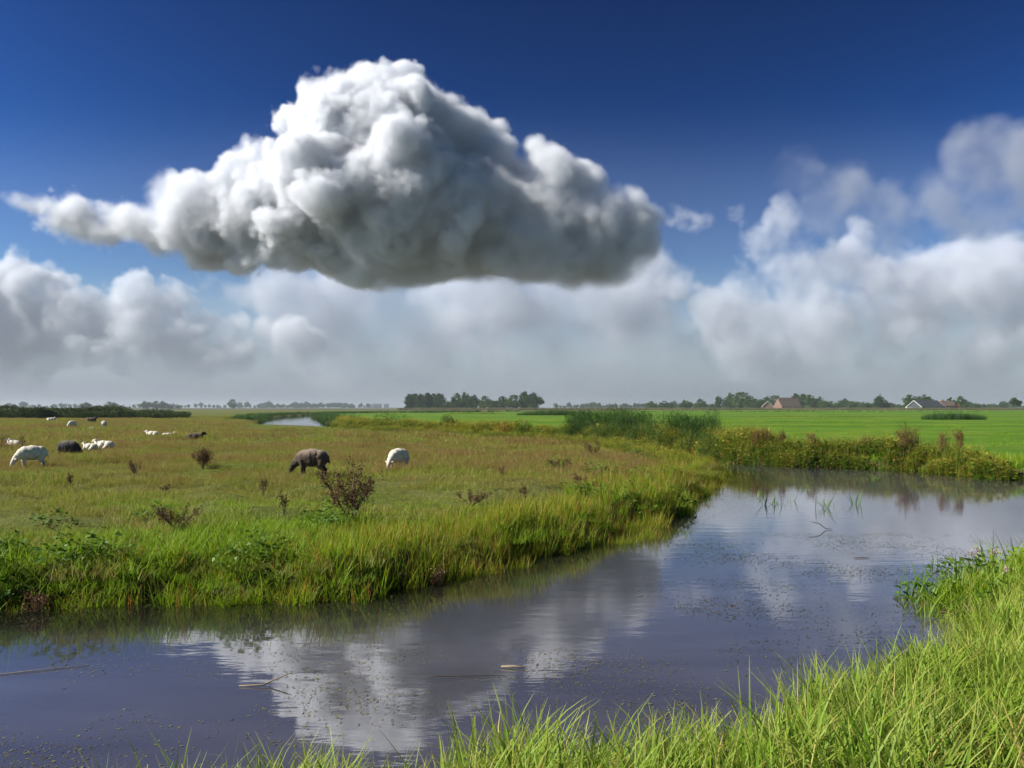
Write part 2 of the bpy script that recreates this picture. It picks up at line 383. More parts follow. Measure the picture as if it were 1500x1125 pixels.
q = np.stack([idx[:-1, :-1], idx[1:, :-1], idx[1:, 1:], idx[:-1, 1:]], -1).reshape(-1, 4)
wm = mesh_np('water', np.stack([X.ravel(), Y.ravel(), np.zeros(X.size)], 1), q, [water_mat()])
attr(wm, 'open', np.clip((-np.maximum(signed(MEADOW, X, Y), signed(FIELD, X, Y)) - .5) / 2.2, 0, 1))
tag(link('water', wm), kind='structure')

# ------------------------------------------------------------------ grass: tufts of bent blades, scattered as uncountable stuff
def blades(n, spread, h, w, lean, curl, segs=3, seed=0, up=0.0, fold=0.0):
    """vertices, quads, per-vertex (blade random, height fraction) of n blades rooted within `spread`"""
    r = np.random.default_rng(seed)
    a = r.uniform(0, 2 * np.pi, n); rad = spread * np.sqrt(r.uniform(0, 1, n))
    bx, by = rad * np.cos(a), rad * np.sin(a)
    hh = r.uniform(h[0], h[1], n); ww = r.uniform(w[0], w[1], n); dr = r.uniform(0, 2 * np.pi, n)
    ln = r.uniform(lean[0], lean[1], n); cu = r.uniform(curl[0], curl[1], n)
    rnd = r.uniform(0, 1, n); face = dr + np.pi / 2 + r.uniform(-.8, .8, n)
    V = []; A = []; T = []
    x, y, z = bx.copy(), by.copy(), np.full(n, -.03)
    ang = ln.copy()
    for k in range(segs + 1):
        t = k / segs
        wk = ww * (1 - t ** 1.8) * (.55 + .45 * min(1, t * 4)) if k < segs else ww * .04
        dx, dy = np.cos(face) * wk / 2, np.sin(face) * wk / 2
        V.append(np.stack([np.stack([x - dx, y - dy, z], 1), np.stack([x + dx, y + dy, z], 1)], 1))
        A.append(np.repeat(rnd[:, None], 2, 1)); T.append(np.full((n, 2), t))
        st = hh / segs
        x = x + np.cos(dr) * np.sin(ang) * st; y = y + np.sin(dr) * np.sin(ang) * st; z = z + np.cos(ang) * st
        ang = ang + cu / segs
        if fold and k == segs - 2: ang = ang + np.where(r.uniform(0, 1, n) < fold, r.uniform(.6, 1.5, n), 0)
    V = np.stack(V, 1)                                   # n, segs+1, 2, 3
    idx = np.arange(n * (segs + 1) * 2).reshape(n, segs + 1, 2)
    q = np.stack([idx[:, :-1, 0], idx[:, :-1, 1], idx[:, 1:, 1], idx[:, 1:, 0]], -1).reshape(-1, 4)
    return V.reshape(-1, 3), q, np.stack(A, 1).ravel(), np.stack(T, 1).ravel()

def leaves(n, spread, h, size, seed=0, droop=(.2, 1.1)):
    """broad leaves spread through a low dome, for herbs and nettles"""
    r = np.random.default_rng(seed)
    a = r.uniform(0, 2 * np.pi, n); rad = spread * np.sqrt(r.uniform(0, 1, n))
    z = h * r.uniform(.08, 1, n) * (1 - .55 * (rad / spread) ** 2)
    s = r.uniform(size[0], size[1], n); d = a + r.uniform(-1, 1, n); dp = r.uniform(droop[0], droop[1], n)
    c = np.stack([rad * np.cos(a), rad * np.sin(a), z], 1)
    u = np.stack([np.cos(d) * np.cos(dp), np.sin(d) * np.cos(dp), -np.sin(dp) + .5], 1)
    v = np.stack([-np.sin(d), np.cos(d), r.uniform(-.5, .5, n)], 1) * .42
    mid = u * .5 + np.array((0, 0, .12))
    V = np.stack([c, c + (mid + v) * s[:, None], c + u * s[:, None], c + (mid - v) * s[:, None]], 1)
    return V.reshape(-1, 3), np.arange(n * 4).reshape(n, 4), np.repeat(r.uniform(0, 1, n), 4), np.repeat(np.clip(z / h, 0, 1), 4)

def join(*parts):
    V, Q, A, T = [], [], [], []; o = 0
    for v, q, a, t in parts:
        V.append(v); Q.append(q + o); A.append(a); T.append(t); o += len(v)
    return np.concatenate(V), np.concatenate(Q), np.concatenate(A), np.concatenate(T)

def shift(part, dx, dy, dz=0.0):
    return (part[0] + np.array((dx, dy, dz)), *part[1:])

def proto(name, part, mat):
    """a tuft kept out of the scene: only its scattered copies appear"""
    me = mesh_np(name, part[0], part[1], [mat], False)
    attr(me, 'rnd', part[2]); attr(me, 'tip', part[3])
    return bpy.data.objects.new(name, me)

def scatter(name, protos, P, scale, label=None, tint=None, rot=None, tilt=.1, seed=0):
    """P: n x 3 points; every point carries one copy of one of the tufts"""
    r = np.random.default_rng(seed); n = len(P)
    me = bpy.data.meshes.new(name); me.vertices.add(n); me.vertices.foreach_set('co', np.asarray(P, np.float32).ravel())
    attr(me, 'size', scale); attr(me, 'turn', r.uniform(0, 2 * np.pi, n) if rot is None else rot)
    attr(me, 'tilt', r.normal(0, tilt, n)); attr(me, 'tint', r.uniform(0, 1, n) if tint is None else tint)
    k = me.attributes.new('pick', 'INT', 'POINT'); k.data.foreach_set('value', r.integers(0, len(protos), n).astype(np.int32))
    o = link(name, me)
    g = bpy.data.node_groups.new(name + '_scatter', 'GeometryNodeTree')
    g.interface.new_socket('Geometry', in_out='INPUT', socket_type='NodeSocketGeometry')
    g.interface.new_socket('Geometry', in_out='OUTPUT', socket_type='NodeSocketGeometry')
    N = g.nodes.new; L = g.links.new
    gi = N('NodeGroupInput'); go = N('NodeGroupOutput'); m2p = N('GeometryNodeMeshToPoints'); iop = N('GeometryNodeInstanceOnPoints')
    L(gi.outputs[0], m2p.inputs[0]); L(m2p.outputs[0], iop.inputs['Points'])
    g2i = N('GeometryNodeGeometryToInstance')
    for p in reversed(protos):
        oi = N('GeometryNodeObjectInfo'); oi.inputs['Object'].default_value = p
        L(oi.outputs['Geometry'], g2i.inputs[0])
    L(g2i.outputs[0], iop.inputs['Instance']); iop.inputs['Pick Instance'].default_value = True
    def na(nm, t='FLOAT'):
        a = N('GeometryNodeInputNamedAttribute'); a.data_type = t; a.inputs[0].default_value = nm; return a.outputs[0]
    L(na('pick', 'INT'), iop.inputs['Instance Index'])
    cx = N('ShaderNodeCombineXYZ'); L(na('tilt'), cx.inputs[0]); L(na('turn'), cx.inputs[2])
    e2r = N('FunctionNodeEulerToRotation'); L(cx.outputs[0], e2r.inputs[0]); L(e2r.outputs[0], iop.inputs['Rotation'])
    L(na('size'), iop.inputs['Scale']); L(iop.outputs[0], go.inputs[0])
    o.modifiers.new('scatter', 'NODES').node_group = g
    return tag(o, label, None, None, 'stuff')

def grass_mat(name, base, alt, tip, zone=None, zscale=.12, zr=(.45, .6), trans=.35, tip_at=.6, dry=None, gloss=.02, root=None):
    """blade colour varies from blade to blade, tuft to tuft and over the ground"""
    b = NT(name); p = b.pos()
    c = b.mix(b.attr('rnd'), base, alt)
    if zone: c = b.mix(b.ramp(b.noise(zscale, p, 4, .6), (zr[0], 0.), (zr[1], 1.)), c, zone)
    c = b.mix(b.math('MULTIPLY', b.attr('tint', 'INSTANCER'), .45), c, tuple(v * .5 for v in base))
    if dry:
        isdry = b.math('GREATER_THAN', b.attr('rnd'), 1 - dry[0])
        c = b.mix(isdry, c, dry[1])
    c = b.mix(b.n('MapRange', i_0=b.attr('tip'), i_1=tip_at, i_2=1.).outputs[0], c, tip)
    if root: c = b.mix(b.n('MapRange', i_0=b.attr('tip'), i_1=.3, i_2=.0).outputs[0], c, root)
    d = b.n('BsdfDiffuse', i_Color=c); t = b.n('BsdfTranslucent', i_Color=c)
    m = b.n('MixShader', i_0=trans, i_1=d.outputs[0], i_2=t.outputs[0])
    gl = b.n('BsdfGlossy', i_Color=(.9, .95, .85, 1), i_Roughness=.55)
    m2 = b.n('MixShader', i_0=gloss, i_1=m.outputs[0], i_2=gl.outputs[0])
    b.surf(m2.outputs[0]); return b.m

def sample(poly, x0, x1, y0, y1, per, cond, z_in, seed, wedge=True, rise=.95, bump=.10):
    """random plan points inside a polygon and the camera's surroundings; cond(sd, x, y) -> keep probability"""
    r = np.random.default_rng(seed)
    n = int((x1 - x0) * (y1 - y0) * per)
    x = r.uniform(x0, x1, n); y = r.uniform(y0, y1, n)
    if wedge:
        k = np.abs(x) < .66 * y + 4; x, y = x[k], y[k]
    sd = edge_sd(poly, x, y)
    k = r.uniform(0, 1, len(x)) < cond(sd, x, y)
    x, y, sd = x[k], y[k], sd[k]
    return np.stack([x, y, np.maximum(height(poly, z_in, x, y, sd, bump, rise), -.1)], 1), sd

GREEN, LIME, STRAW, RUST = (.085, .17, .014), (.16, .235, .022), (.34, .27, .085), (.26, .13, .035)
M_LONG = grass_mat('long_bank_grass', (.18, .33, .018), (.34, .44, .045), (.42, .43, .09), trans=.45, dry=(.10, (.5, .38, .11)), zone=(.15, .28, .012), zscale=.7, zr=(.5, .7), gloss=.015)
M_SEDGE = grass_mat('sedge_blades', (.17, .31, .008), (.31, .38, .02), (.36, .27, .035), trans=.55, dry=(.14, (.40, .19, .04)), zone=(.32, .26, .03), zscale=.5, zr=(.52, .68), gloss=.012)
M_SHORT = grass_mat('meadow_blades', (.18, .28, .016), (.29, .32, .038), (.30, .25, .05), trans=.4, zone=(.28, .215, .055), zscale=.3, zr=(.46, .66), dry=(.2, (.36, .27, .09)), gloss=.012)
M_BROWN = grass_mat('seeding_grass', (.27, .20, .06), (.33, .25, .075), (.34, .20, .08), trans=.4, zone=(.21, .215, .035), zscale=.16, zr=(.42, .6), dry=(.3, (.29, .17, .06)), gloss=.01)
M_HERB = grass_mat('herb_leaves', (.06, .14, .010), (.10, .19, .014), (.13, .21, .018), trans=.35, tip_at=.5, gloss=.03)
M_REED = grass_mat('reed_leaves', (.030, .09, .012), (.055, .125, .016), (.07, .14, .025), trans=.3, dry=(.06, (.2, .17, .05)), gloss=.02)
M_YELLOW = grass_mat('yellowing_herbs', (.19, .25, .016), (.33, .32, .03), (.38, .34, .05), trans=.5, zone=(.09, .18, .012), zscale=.22, zr=(.40, .56), dry=(.13, (.28, .13, .03)), gloss=.012)
M_LUSH = grass_mat('lush_blades', (.16, .31, .010), (.27, .37, .02), (.28, .34, .03), trans=.42, gloss=.012)

# near bank: long, broad, arching blades
near_p = [proto('long_tuft', blades(13, .12, (.28, .66), (.008, .021), (.03, .55), (.2, 1.3), 5, s, fold=.15), M_LONG) for s in range(5)]
P, sd = sample(NEAR, -5, 13, 3.0, 17, 98, lambda s, x, y: np.clip((s + .05) / .3, 0, 1) * np.clip((10.2 - y) / 1.6, 0, 1), .52, 31, wedge=False, rise=.9, bump=.05)
P = P[np.abs(P[:, 0]) < .66 * P[:, 1] + 1.5]
scatter('long_grass', near_p, P, rng.uniform(.5, 1.1, len(P)) * (.85 + .16 * lump(P[:, 0], P[:, 1], .8)), 'tall bright green grass covering the near bank', tilt=.16, seed=1)

P, sd = sample(NEAR, 2, 14, 7, 17.5, 80, lambda s, x, y: (s > -.3) * np.clip((y - 6.8) / 1., 0, 1), .52, 32, wedge=False, rise=.9, bump=.05)
scatter('low_bank_grass', [proto('low_tuft', blades(16, .14, (.12, .34), (.009, .018), (.05, .7), (.2, 1.3), 4, 12 + s), M_LUSH) for s in range(3)], P, rng.uniform(.6, 1.1, len(P)), 'low lush grass on the near bank at the right edge', tilt=.15, seed=16)

# front edge of the meadow: tall sedge, standing in the shallow water's edge
sed_p = [proto('sedge_tuft', blades(17, .17, (.28, .66), (.010, .022), (.0, .38), (.05, .9), 4, 20 + s, fold=.12), M_SEDGE) for s in range(5)]
def fr(s, x, y):
    tall = np.clip((x + 6.5) / 3, .12, 1)
    return np.where((s > -.12) & (s < 2.4), np.exp(-np.clip(s - .9, 0, 9) / .7), 0) * tall * (y < 36)
P, sd = sample(MEADOW, -14, 13, 9.2, 34, 38, fr, MEADOW_Z, 33)
P2, sd2 = sample(MEADOW, -14, 13, 9.2, 34, 46, lambda s, x, y: (s > -.2) * (s < .6) * (.75 + .25 * np.sign(lump(x, y, .9, 2))), MEADOW_Z, 34)
P = np.concatenate([P, P2]); sd = np.concatenate([sd, sd2 + .6])
P3, sd3 = sample(MEADOW, -16, 0, 9.0, 16, 45, lambda s, x, y: (s > -.15) * (s < .9) * np.clip((-1 - x) / 3, 0, 1), MEADOW_Z, 29)
scatter('bank_grass', [proto('droop_tuft', blades(20, .16, (.2, .5), (.009, .018), (.1, .9), (.4, 1.6), 4, 26 + s), M_LUSH) for s in range(3)], P3, rng.uniform(.6, 1.1, len(P3)), 'drooping lush grass on the left front edge of the meadow', tilt=.2, seed=17)
scatter('sedge_fringe', sed_p, P, rng.uniform(.5, 1.05, len(P)) * (.8 + .22 * lump(P[:, 0], P[:, 1], 1.1, 5)) * np.clip(1.15 - .18 * sd, .5, 1.2) * np.clip(.62 + (P[:, 0] + 7) * .07, .6, 1), 'tall sedge and grass along the front edge of the meadow', tilt=.12, seed=2)

# meadow turf in square-metre patches: green near the water, browner further back
def patch(n, size, h, w, seed, lean=(.1, .8), curl=(.2, 1.2), segs=2):
    r = np.random.default_rng(seed); parts = []
    for k in range(n):
        f = r.uniform(.5, 1.2)
        parts.append(shift(blades(int(r.integers(9, 16)), .11, (h[0] * f, h[1] * f), w, lean, curl, segs, seed * 100 + k), *r.uniform(-size, size, 2)))
    return join(*parts)
lush_p = [proto('lush_patch', patch(42, .6, (.09, .24), (.006, .012), 40 + s), M_LUSH) for s in range(3)]
turf_p = [proto('turf_patch', patch(40, .6, (.08, .24), (.005, .011), 50 + s), M_SHORT) for s in range(4)]
seed_p = [proto('seed_patch', patch(26, .62, (.13, .33), (.004, .008), 60 + s, (.0, .45), (.0, .7), 3), M_BROWN) for s in range(4)]
turf_far = [proto('turf_wide_patch', patch(50, 1.3, (.12, .34), (.012, .03), 70 + s), M_SHORT) for s in range(3)]
seed_far = [proto('seed_wide_patch', patch(44, 1.3, (.14, .36), (.010, .022), 80 + s, (.0, .5), (.0, .7), 3), M_BROWN) for s in range(3)]
def z_lush(x, y): return np.clip((17.5 - y + .12 * x + 2.2 * lump(x, y, 3., 6)) / 4, 0, 1)
def z_brown(x, y): return np.clip((y - 18.5 + 4.5 * lump(x, y, 4., 7)) / 9, 0, 1)
P, sd = sample(MEADOW, -32, 14, 9.5, 34, 2.6, lambda s, x, y: (s > .35) * z_lush(x, y), MEADOW_Z, 35)
scatter('lush_grass', lush_p, P, rng.uniform(.5, 1.1, len(P)) * (1 + .3 * lump(P[:, 0], P[:, 1], 1.4, 2)), 'lush green pasture grass near the front of the meadow', tilt=.06, seed=3)
P, sd = sample(MEADOW, -34, 20, 10, 46, 3.6, lambda s, x, y: (s > .5) * (1 - .55 * z_lush(x, y)), MEADOW_Z, 36)
scatter('pasture_grass', turf_p, P, rng.uniform(.5, 1.15, len(P)) * (1 + .3 * lump(P[:, 0], P[:, 1], 1.6, 2)), 'short mixed grass across the middle of the meadow', tilt=.06, seed=4)
P, sd = sample(MEADOW, -34, 20, 12, 46, 3.0, lambda s, x, y: (s > .8) * z_brown(x, y) * np.clip(.8 + 1.1 * lump(x, y, 3.5, 5), .1, 1), MEADOW_Z, 37)
scatter('seeding_grass', seed_p, P, rng.uniform(.6, 1.15, len(P)), 'brown seeding grass over the back of the meadow', tilt=.06, seed=5)
P, sd = sample(MEADOW, -110, 25, 44, 190, .30, lambda s, x, y: (s > 1) * np.where(y < 60, 1, .62) * ~((750 + x / y * FOC > 360) & (750 + x / y * FOC < 530) & (y > 80)), MEADOW_Z, 38)
scatter('pasture_grass', turf_far, P, rng.uniform(.7, 1.3, len(P)), 'short grass on the far part of the meadow', tilt=.04, seed=6)
P, sd = sample(MEADOW, -110, 25, 44, 170, .30, lambda s, x, y: (s > 1.5) * np.clip(.75 + .6 * lump(x, y, 12., 2), 0, 1) * np.where(y < 60, 1, .7) * ~((750 + x / y * FOC > 360) & (750 + x / y * FOC < 530) & (y > 72)), MEADOW_Z, 39)
scatter('seeding_grass', seed_far, P, rng.uniform(.7, 1.2, len(P)), 'brown seeding grass on the far part of the meadow', tilt=.04, seed=7)

M_STRAWG = grass_mat('bleached_grass', (.40, .33, .13), (.50, .42, .18), (.52, .44, .2), trans=.35, gloss=.01)
straw_p = [proto('straw_tuft', blades(16, .2, (.12, .3), (.005, .011), (.2, .9), (.3, 1.2), 3, 130 + s), M_STRAWG) for s in range(3)]
P, sd = sample(MEADOW, -30, 16, 11, 42, 3.2, lambda s, x, y: (s > 1.) * np.clip(.9 * lump(x, y, 2.2, 4) - .1, 0, 1), MEADOW_Z, 42)
scatter('bleached_grass', straw_p, P, rng.uniform(.6, 1.2, len(P)), 'pale bleached tufts scattered through the meadow', tilt=.15, seed=18)
P, sd = sample(FIELD, -30, 70, 26, 130, .55, lambda s, x, y: (s > 2) * np.clip(.5 + .9 * lump(x, y, 7., 2), 0, 1), FIELD_Z, 51)
scatter('field_grass', [proto('field_tuft', blades(26, .5, (.05, .16), (.02, .04), (.2, .9), (.2, 1.), 2, 135 + s), M_LUSH) for s in range(3)], P, rng.uniform(.6, 1.3, len(P)), 'low uneven grass on the near part of the green field', tilt=.05, seed=19)
# herbs: dark leafy patches near the left front edge and down the meadow
herb_p = [proto('herb_clump', join(leaves(90, .34, .38, (.05, .13), 90 + s), blades(10, .25, (.2, .45), (.006, .012), (0, .4), (.1, .6), 3, 95 + s)), M_HERB) for s in range(4)]
P, sd = sample(MEADOW, -16, 12, 9.5, 34, 5.0, lambda s, x, y: (s > .1) * np.clip(.9 * lump(x, y, 1.6, 1) - .35, 0, 1) * np.exp(-np.clip(s - 2.5, 0, 9) / 2.) + (s > .05) * (s < 1.6) * (x < -5) * .55, MEADOW_Z, 41)
scatter('leafy_herbs', herb_p, P, rng.uniform(.55, 1.25, len(P)), 'dark leafy herbs near the water at the meadow edge', tilt=.1, seed=8)
# rear edge of the meadow: rank herbs hiding the narrow water behind
P, sd = sample(MEADOW, -34, 16, 27, 112, 7.0, lambda s, x, y: (s > -.1) * (s < 2.2) * (y > 30 + 0 * x) * (750 + x / y * FOC > 525) * .8, MEADOW_Z, 43)
yel_p = [proto('herb_stand', join(leaves(60, .42, .75, (.06, .17), 100 + s, (-.2, .9)), blades(34, .36, (.4, 1.0), (.010, .022), (0, .35), (0, .5), 3, 105 + s)), M_YELLOW) for s in range(5)]
scatter('rank_herbs', yel_p, P, rng.uniform(.35, .7, len(P)), 'low rank herbs along the back edge of the meadow', tilt=.1, seed=9)
# far bank: tall yellowing herbs
P, sd = sample(FIELD, -32, 34, 26, 112, 30, lambda s, x, y: (s > -.2) * (s < 1.7) * (x < 16.6 + .2 * lump(x, y, 2.)) * np.clip(.75 + .4 * lump(x, y, 1.2, 4), .25, 1), FIELD_Z, 44)
scatter('bank_herbs', yel_p, P, rng.uniform(.55, 1.15, len(P)) * (1 + .18 * lump(P[:, 0], P[:, 1], 1.5, 3)), 'tall yellowing herbs along the far bank of the water', tilt=.12, seed=10)
P, sd = sample(FIELD, 12, 34, 22, 36, 14., lambda s, x, y: (s > -.25) * (s < 3.4) * (x > 13), FIELD_Z, 45)
scatter('lush_grass', [proto('bank_tuft', blades(22, .2, (.15, .42), (.010, .02), (0, .5), (.1, .9), 3, 120 + s), M_LUSH) for s in range(3)], P, rng.uniform(.6, 1.2, len(P)), 'low green grass on the far bank at the right edge', seed=11)
# tall reeds
def reed(seed, n=26, sp=.5, h=(1.2, 2.1)):
    r = np.random.default_rng(seed); parts = [blades(n, sp, h, (.009, .014), (0, .16), (0, .25), 4, seed)]
    for k in range(n * 6):
        z = r.uniform(.25, 1.75); a, b_ = r.uniform(-sp, sp, 2)
        parts.append(shift(blades(1, .02, (.3, .6), (.018, .035), (.5, 1.2), (.2, 1.1), 3, seed * 1000 + k), a, b_, z))
    for k in range(n // 2):
        a, b_ = r.uniform(-sp, sp, 2); v = blades(7, .015, (.12, .24), (.008, .016), (0, .5), (.2, .9), 2, seed * 2000 + k)
        parts.append(shift(v, a, b_, r.uniform(1.5, 2.0)))
    return join(*parts)
reed_p = [proto('reed_clump', reed(200 + s), M_REED) for s in range(4)]
def reedbed(s, x, y):
    px = 750 + x / y * FOC
    return (s > -.5) * (s < 3.2) * (px > 835 + 6 * lump(x, y, 1.)) * (px < 1045) * (y > 37) * (y < 66)
P, sd = sample(FIELD, 2, 14, 34, 66, 4.5, reedbed, FIELD_Z, 46)
scatter('reed_bed', reed_p, P, rng.uniform(.5, 1.0, len(P)) * (.9 + .17 * lump(P[:, 0], P[:, 1], 1.4, 5)), 'dense dark green reed bed between the meadow and the green field', tilt=.07, seed=12)
# reeds along the far river bends and the dark scrub strip at left
P, sd = sample(MEADOW, -90, 20, 100, 420, .34, lambda s, x, y: (s > -.5) * (s < 5) * (y > 135), MEADOW_Z, 47)
lowreed = [proto('low_reed', join(blades(40, .9, (.7, 1.5), (.03, .06), (0, .3), (0, .5), 3, 220 + s), leaves(60, 1.0, 1.0, (.12, .3), 225 + s, (-.4, .8))), M_REED) for s in range(3)]
scatter('river_reeds', lowreed, P, rng.uniform(.4, .75, len(P)), 'green reeds lining the left bank of the distant river', tilt=.05, seed=13)
P, sd = sample(FIELD, -60, 30, 90, 420, .34, lambda s, x, y: (s > -.5) * (s < 4) * (y > 116), FIELD_Z, 48)
scatter('river_reeds', lowreed, P, rng.uniform(.45, .8, len(P)), 'low reeds lining the right bank of the distant river', tilt=.05, seed=14)
n = 5200; r_ = np.random.default_rng(49)
yy = r_.uniform(150, 235, n); pxs = r_.uniform(-260, 275, n)
k = r_.uniform(0, 1, n) < np.clip((310 - pxs) / 110, 0, 1); yy, pxs = yy[k], pxs[k]
P = np.stack([(pxs - 750) / FOC * yy, yy, np.full(len(yy), MEADOW_Z)], 1)
M_SCRUB = grass_mat('scrub_leaves', (.022, .05, .012), (.045, .075, .016), (.06, .085, .02), trans=.25, zone=(.055, .06, .02), zscale=.05, gloss=.01)
scrub_p = [proto('scrub_clump', join(leaves(170, 1.3, 1.7, (.2, .45), 240 + s, (-.6, .8)), blades(30, 1.1, (1.0, 2.2), (.04, .07), (0, .3), (0, .4), 3, 245 + s)), M_SCRUB) for s in range(4)]
scatter('scrub_strip', scrub_p, P, r_.uniform(.35, 1.0, len(P)) * np.clip(1 + .3 * lump(P[:, 0], P[:, 1], 9., 2) + .25 * lump(P[:, 0], P[:, 1], 3., 3), .4, 1.7) * np.where(pxs > 190, .62, .95), 'dark green scrub strip behind the meadow at the left horizon', tilt=.05, seed=15)

# ------------------------------------------------------------------ trees
ORD = ['first', 'second', 'third', 'fourth', 'fifth', 'sixth', 'seventh', 'eighth', 'ninth', 'tenth', 'eleventh', 'twelfth', 'thirteenth', 'fourteenth', 'fifteenth',
       'sixteenth', 'seventeenth', 'eighteenth', 'nineteenth', 'twentieth']
def leaf_mat(name, a, b_, trans=.25):
    m = NT(name)
    c = m.mix(m.attr('rnd'), a, b_)
    c = m.mix(m.ramp(m.noise(.35, m.pos(), 3), (.35, 0.), (.7, .6)), c, tuple(v * 1.5 for v in b_))
    d = m.n('BsdfDiffuse', i_Color=c); t = m.n('BsdfTranslucent', i_Color=c)
    m.surf(m.n('MixShader', i_0=trans, i_1=d.outputs[0], i_2=t.outputs[0]).outputs[0]); return m.m
M_LEAF = leaf_mat('tree_leaves', (.028, .055, .014), (.05, .085, .018))
M_LEAF2 = leaf_mat('lighter_tree_leaves', (.04, .075, .016), (.07, .11, .02))
M_BARK = simple('bark', (.06, .05, .04), .9, .4, 3)

def tube(pts, radii, sides=7):
    """tapered tube through points"""
    pts = [Vector(p) for p in pts]; V = []; Q = []
    for i, p in enumerate(pts):
        d = (pts[min(i + 1, len(pts) - 1)] - pts[max(i - 1, 0)]).normalized()
        u = d.orthogonal().normalized(); w = d.cross(u)
        for k in range(sides):
            a = 2 * math.pi * k / sides; V.append(p + (u * math.cos(a) + w * math.sin(a)) * radii[i])
    for i in range(len(pts) - 1):
        for k in range(sides):
            k2 = (k + 1) % sides
            Q.append((i * sides + k, i * sides + k2, (i + 1) * sides + k2, (i + 1) * sides + k))
    return np.array([tuple(v) for v in V]), np.array(Q)

def joinvq(parts):
    V, Q, o = [], [], 0
    for v, q in parts: V.append(v); Q.append(q + o); o += len(v)
    return np.concatenate(V), np.concatenate(Q)

def tree_meshes(name, lobes, trunk_h, trunk_r, n_leaf, leaf, seed, mat):
    """unit-height tree: lobes (x, y, z, rx, rz) of leaf clumps on limbs"""
    r = np.random.default_rng(seed); V = []; A = []
    tot = sum(l[3] ** 2 * l[4] for l in lobes)
    for (lx, ly, lz, rx, rz) in lobes:
        nc = max(6, int(46 * (rx ** 2 * rz / tot) * len(lobes) ** .5))
        for c in range(nc):
            v = r.standard_normal(3); v /= np.linalg.norm(v); v *= r.uniform(.35, 1.0) ** .5
            cc = np.array((lx, ly, lz)) + v * np.array((rx, rx, rz)); cs = r.uniform(.22, .42) * rx
            k = max(8, int(n_leaf / (nc * len(lobes))))
            p = cc + r.standard_normal((k, 3)) * cs * .55
            s = leaf * r.uniform(.6, 1.5, k)
            u = r.standard_normal((k, 3)); u /= np.linalg.norm(u, axis=1)[:, None]
            w = np.cross(u, r.standard_normal((k, 3))); w /= np.linalg.norm(w, axis=1)[:, None]
            u *= s[:, None]; w *= s[:, None] * .7
            V.append(np.stack([p - u, p + w, p + u, p - w], 1)); A.append(np.repeat(r.uniform(0, 1, k), 4))
    V = np.concatenate(V).reshape(-1, 3)
    crown = mesh_np(name + '_crown', V, np.arange(len(V)).reshape(-1, 4), [mat]); attr(crown, 'rnd', np.concatenate(A))
    parts = [tube([(0, 0, -.03), (.01, 0, trunk_h * .5), (0, .01, trunk_h), (0, 0, min(.85, trunk_h + .3))], [trunk_r * 1.3, trunk_r, trunk_r * .8, trunk_r * .3])]
    for (lx, ly, lz, rx, rz) in lobes[:7]:
        parts.append(tube([(0, 0, trunk_h * .8), (lx * .5, ly * .5, (trunk_h + lz) * .5), (lx, ly, lz)], [trunk_r * .55, trunk_r * .35, trunk_r * .12], 5))
    v, q = joinvq(parts)
    trunk = mesh_np(name + '_trunk', v, q, [M_BARK], True)
    return trunk, crown

def lobeset(kind, seed):
    r = random.Random(seed)
    if kind == 'round':
        return [(0, 0, .56, .31, .34), (.05, .1, .34, .24, .18), (-.08, -.12, .32, .22, .16)] + [(.24 * math.cos(a), .24 * math.sin(a), r.uniform(.42, .66), r.uniform(.17, .23), r.uniform(.16, .22)) for a in [k * 1.05 + r.uniform(-.3, .3) for k in range(6)]] + [(r.uniform(-.1, .1), r.uniform(-.1, .1), .82, .16, .13)]
    if kind == 'tall':
        return [(r.uniform(-.05, .05), r.uniform(-.05, .05), z, .13 + .06 * math.sin(z * 3), .15) for z in (.2, .32, .44, .56, .68, .8)] + [(0, 0, .9, .08, .09), (.11, .03, .5, .1, .13), (-.1, -.03, .6, .1, .14)]
    if kind == 'open':
        return [(r.uniform(-.22, .22), r.uniform(-.2, .2), r.uniform(.5, .88), r.uniform(.11, .17), r.uniform(.09, .14)) for k in range(7)]
    return [(r.uniform(-.3, .3), r.uniform(-.2, .2), r.uniform(.3, .62), r.uniform(.18, .26), r.uniform(.18, .28)) for k in range(7)] + [(0, 0, .36, .38, .34), (.2, .1, .22, .26, .2), (-.2, -.1, .22, .26, .2)]
TREES = {}
for kind, n, th, tr in (('round', 3, .26, .024), ('tall', 3, .16, .018), ('open', 2, .42, .016), ('bushy', 2, .12, .02)):
    TREES[kind] = [tree_meshes(kind + '_tree', lobeset(kind, 10 + s), th, tr, 2600, .030, 30 + s, M_LEAF if s != 1 else M_LEAF2) for s in range(n)]

def tree(kind, var, px, d, h, label, group, wide=1.0, name='tree', z=.4):
    x, y = far(px, d); wide *= 1.3
    e = link(name, None); e.location = (x, y, z - .14 * h); e.rotation_euler.z = random.uniform(0, 6.28); e.scale = (h * wide, h * wide, h)
    t, c = TREES[kind][var % len(TREES[kind])]
    link('trunk', t, e); link('crown', c, e)
    return tag(e, label, 'tree', group)

# dark grove in the middle of the horizon: (kind, px, height px, width)
GROVE = [('tall', 600, 23, 1.05), ('tall', 608, 24, 1.0), ('tall', 617, 23, 1.05), ('tall', 626, 25, 1.0), ('tall', 635, 24, 1.0), ('tall', 644, 24, 1.0), ('bushy', 655, 17, 1.0), ('round', 669, 25, .7), ('round', 683, 28, .8),
         ('round', 694, 22, .85), ('round', 711, 20, .85), ('bushy', 724, 18, 1.0), ('round', 738, 20, .85), ('round', 752, 22, .85), ('tall', 768, 27, 1.0), ('round', 782, 26, .95)]
for i, (k, px, hp, w) in enumerate(GROVE):
    d = 780 + (i * 37 % 50)
    tree(k, i, px, d, hp * d / FOC + 2.6, ORD[i] + ' tree from the left in the dark grove at the middle horizon', 'trees of the middle grove', w)
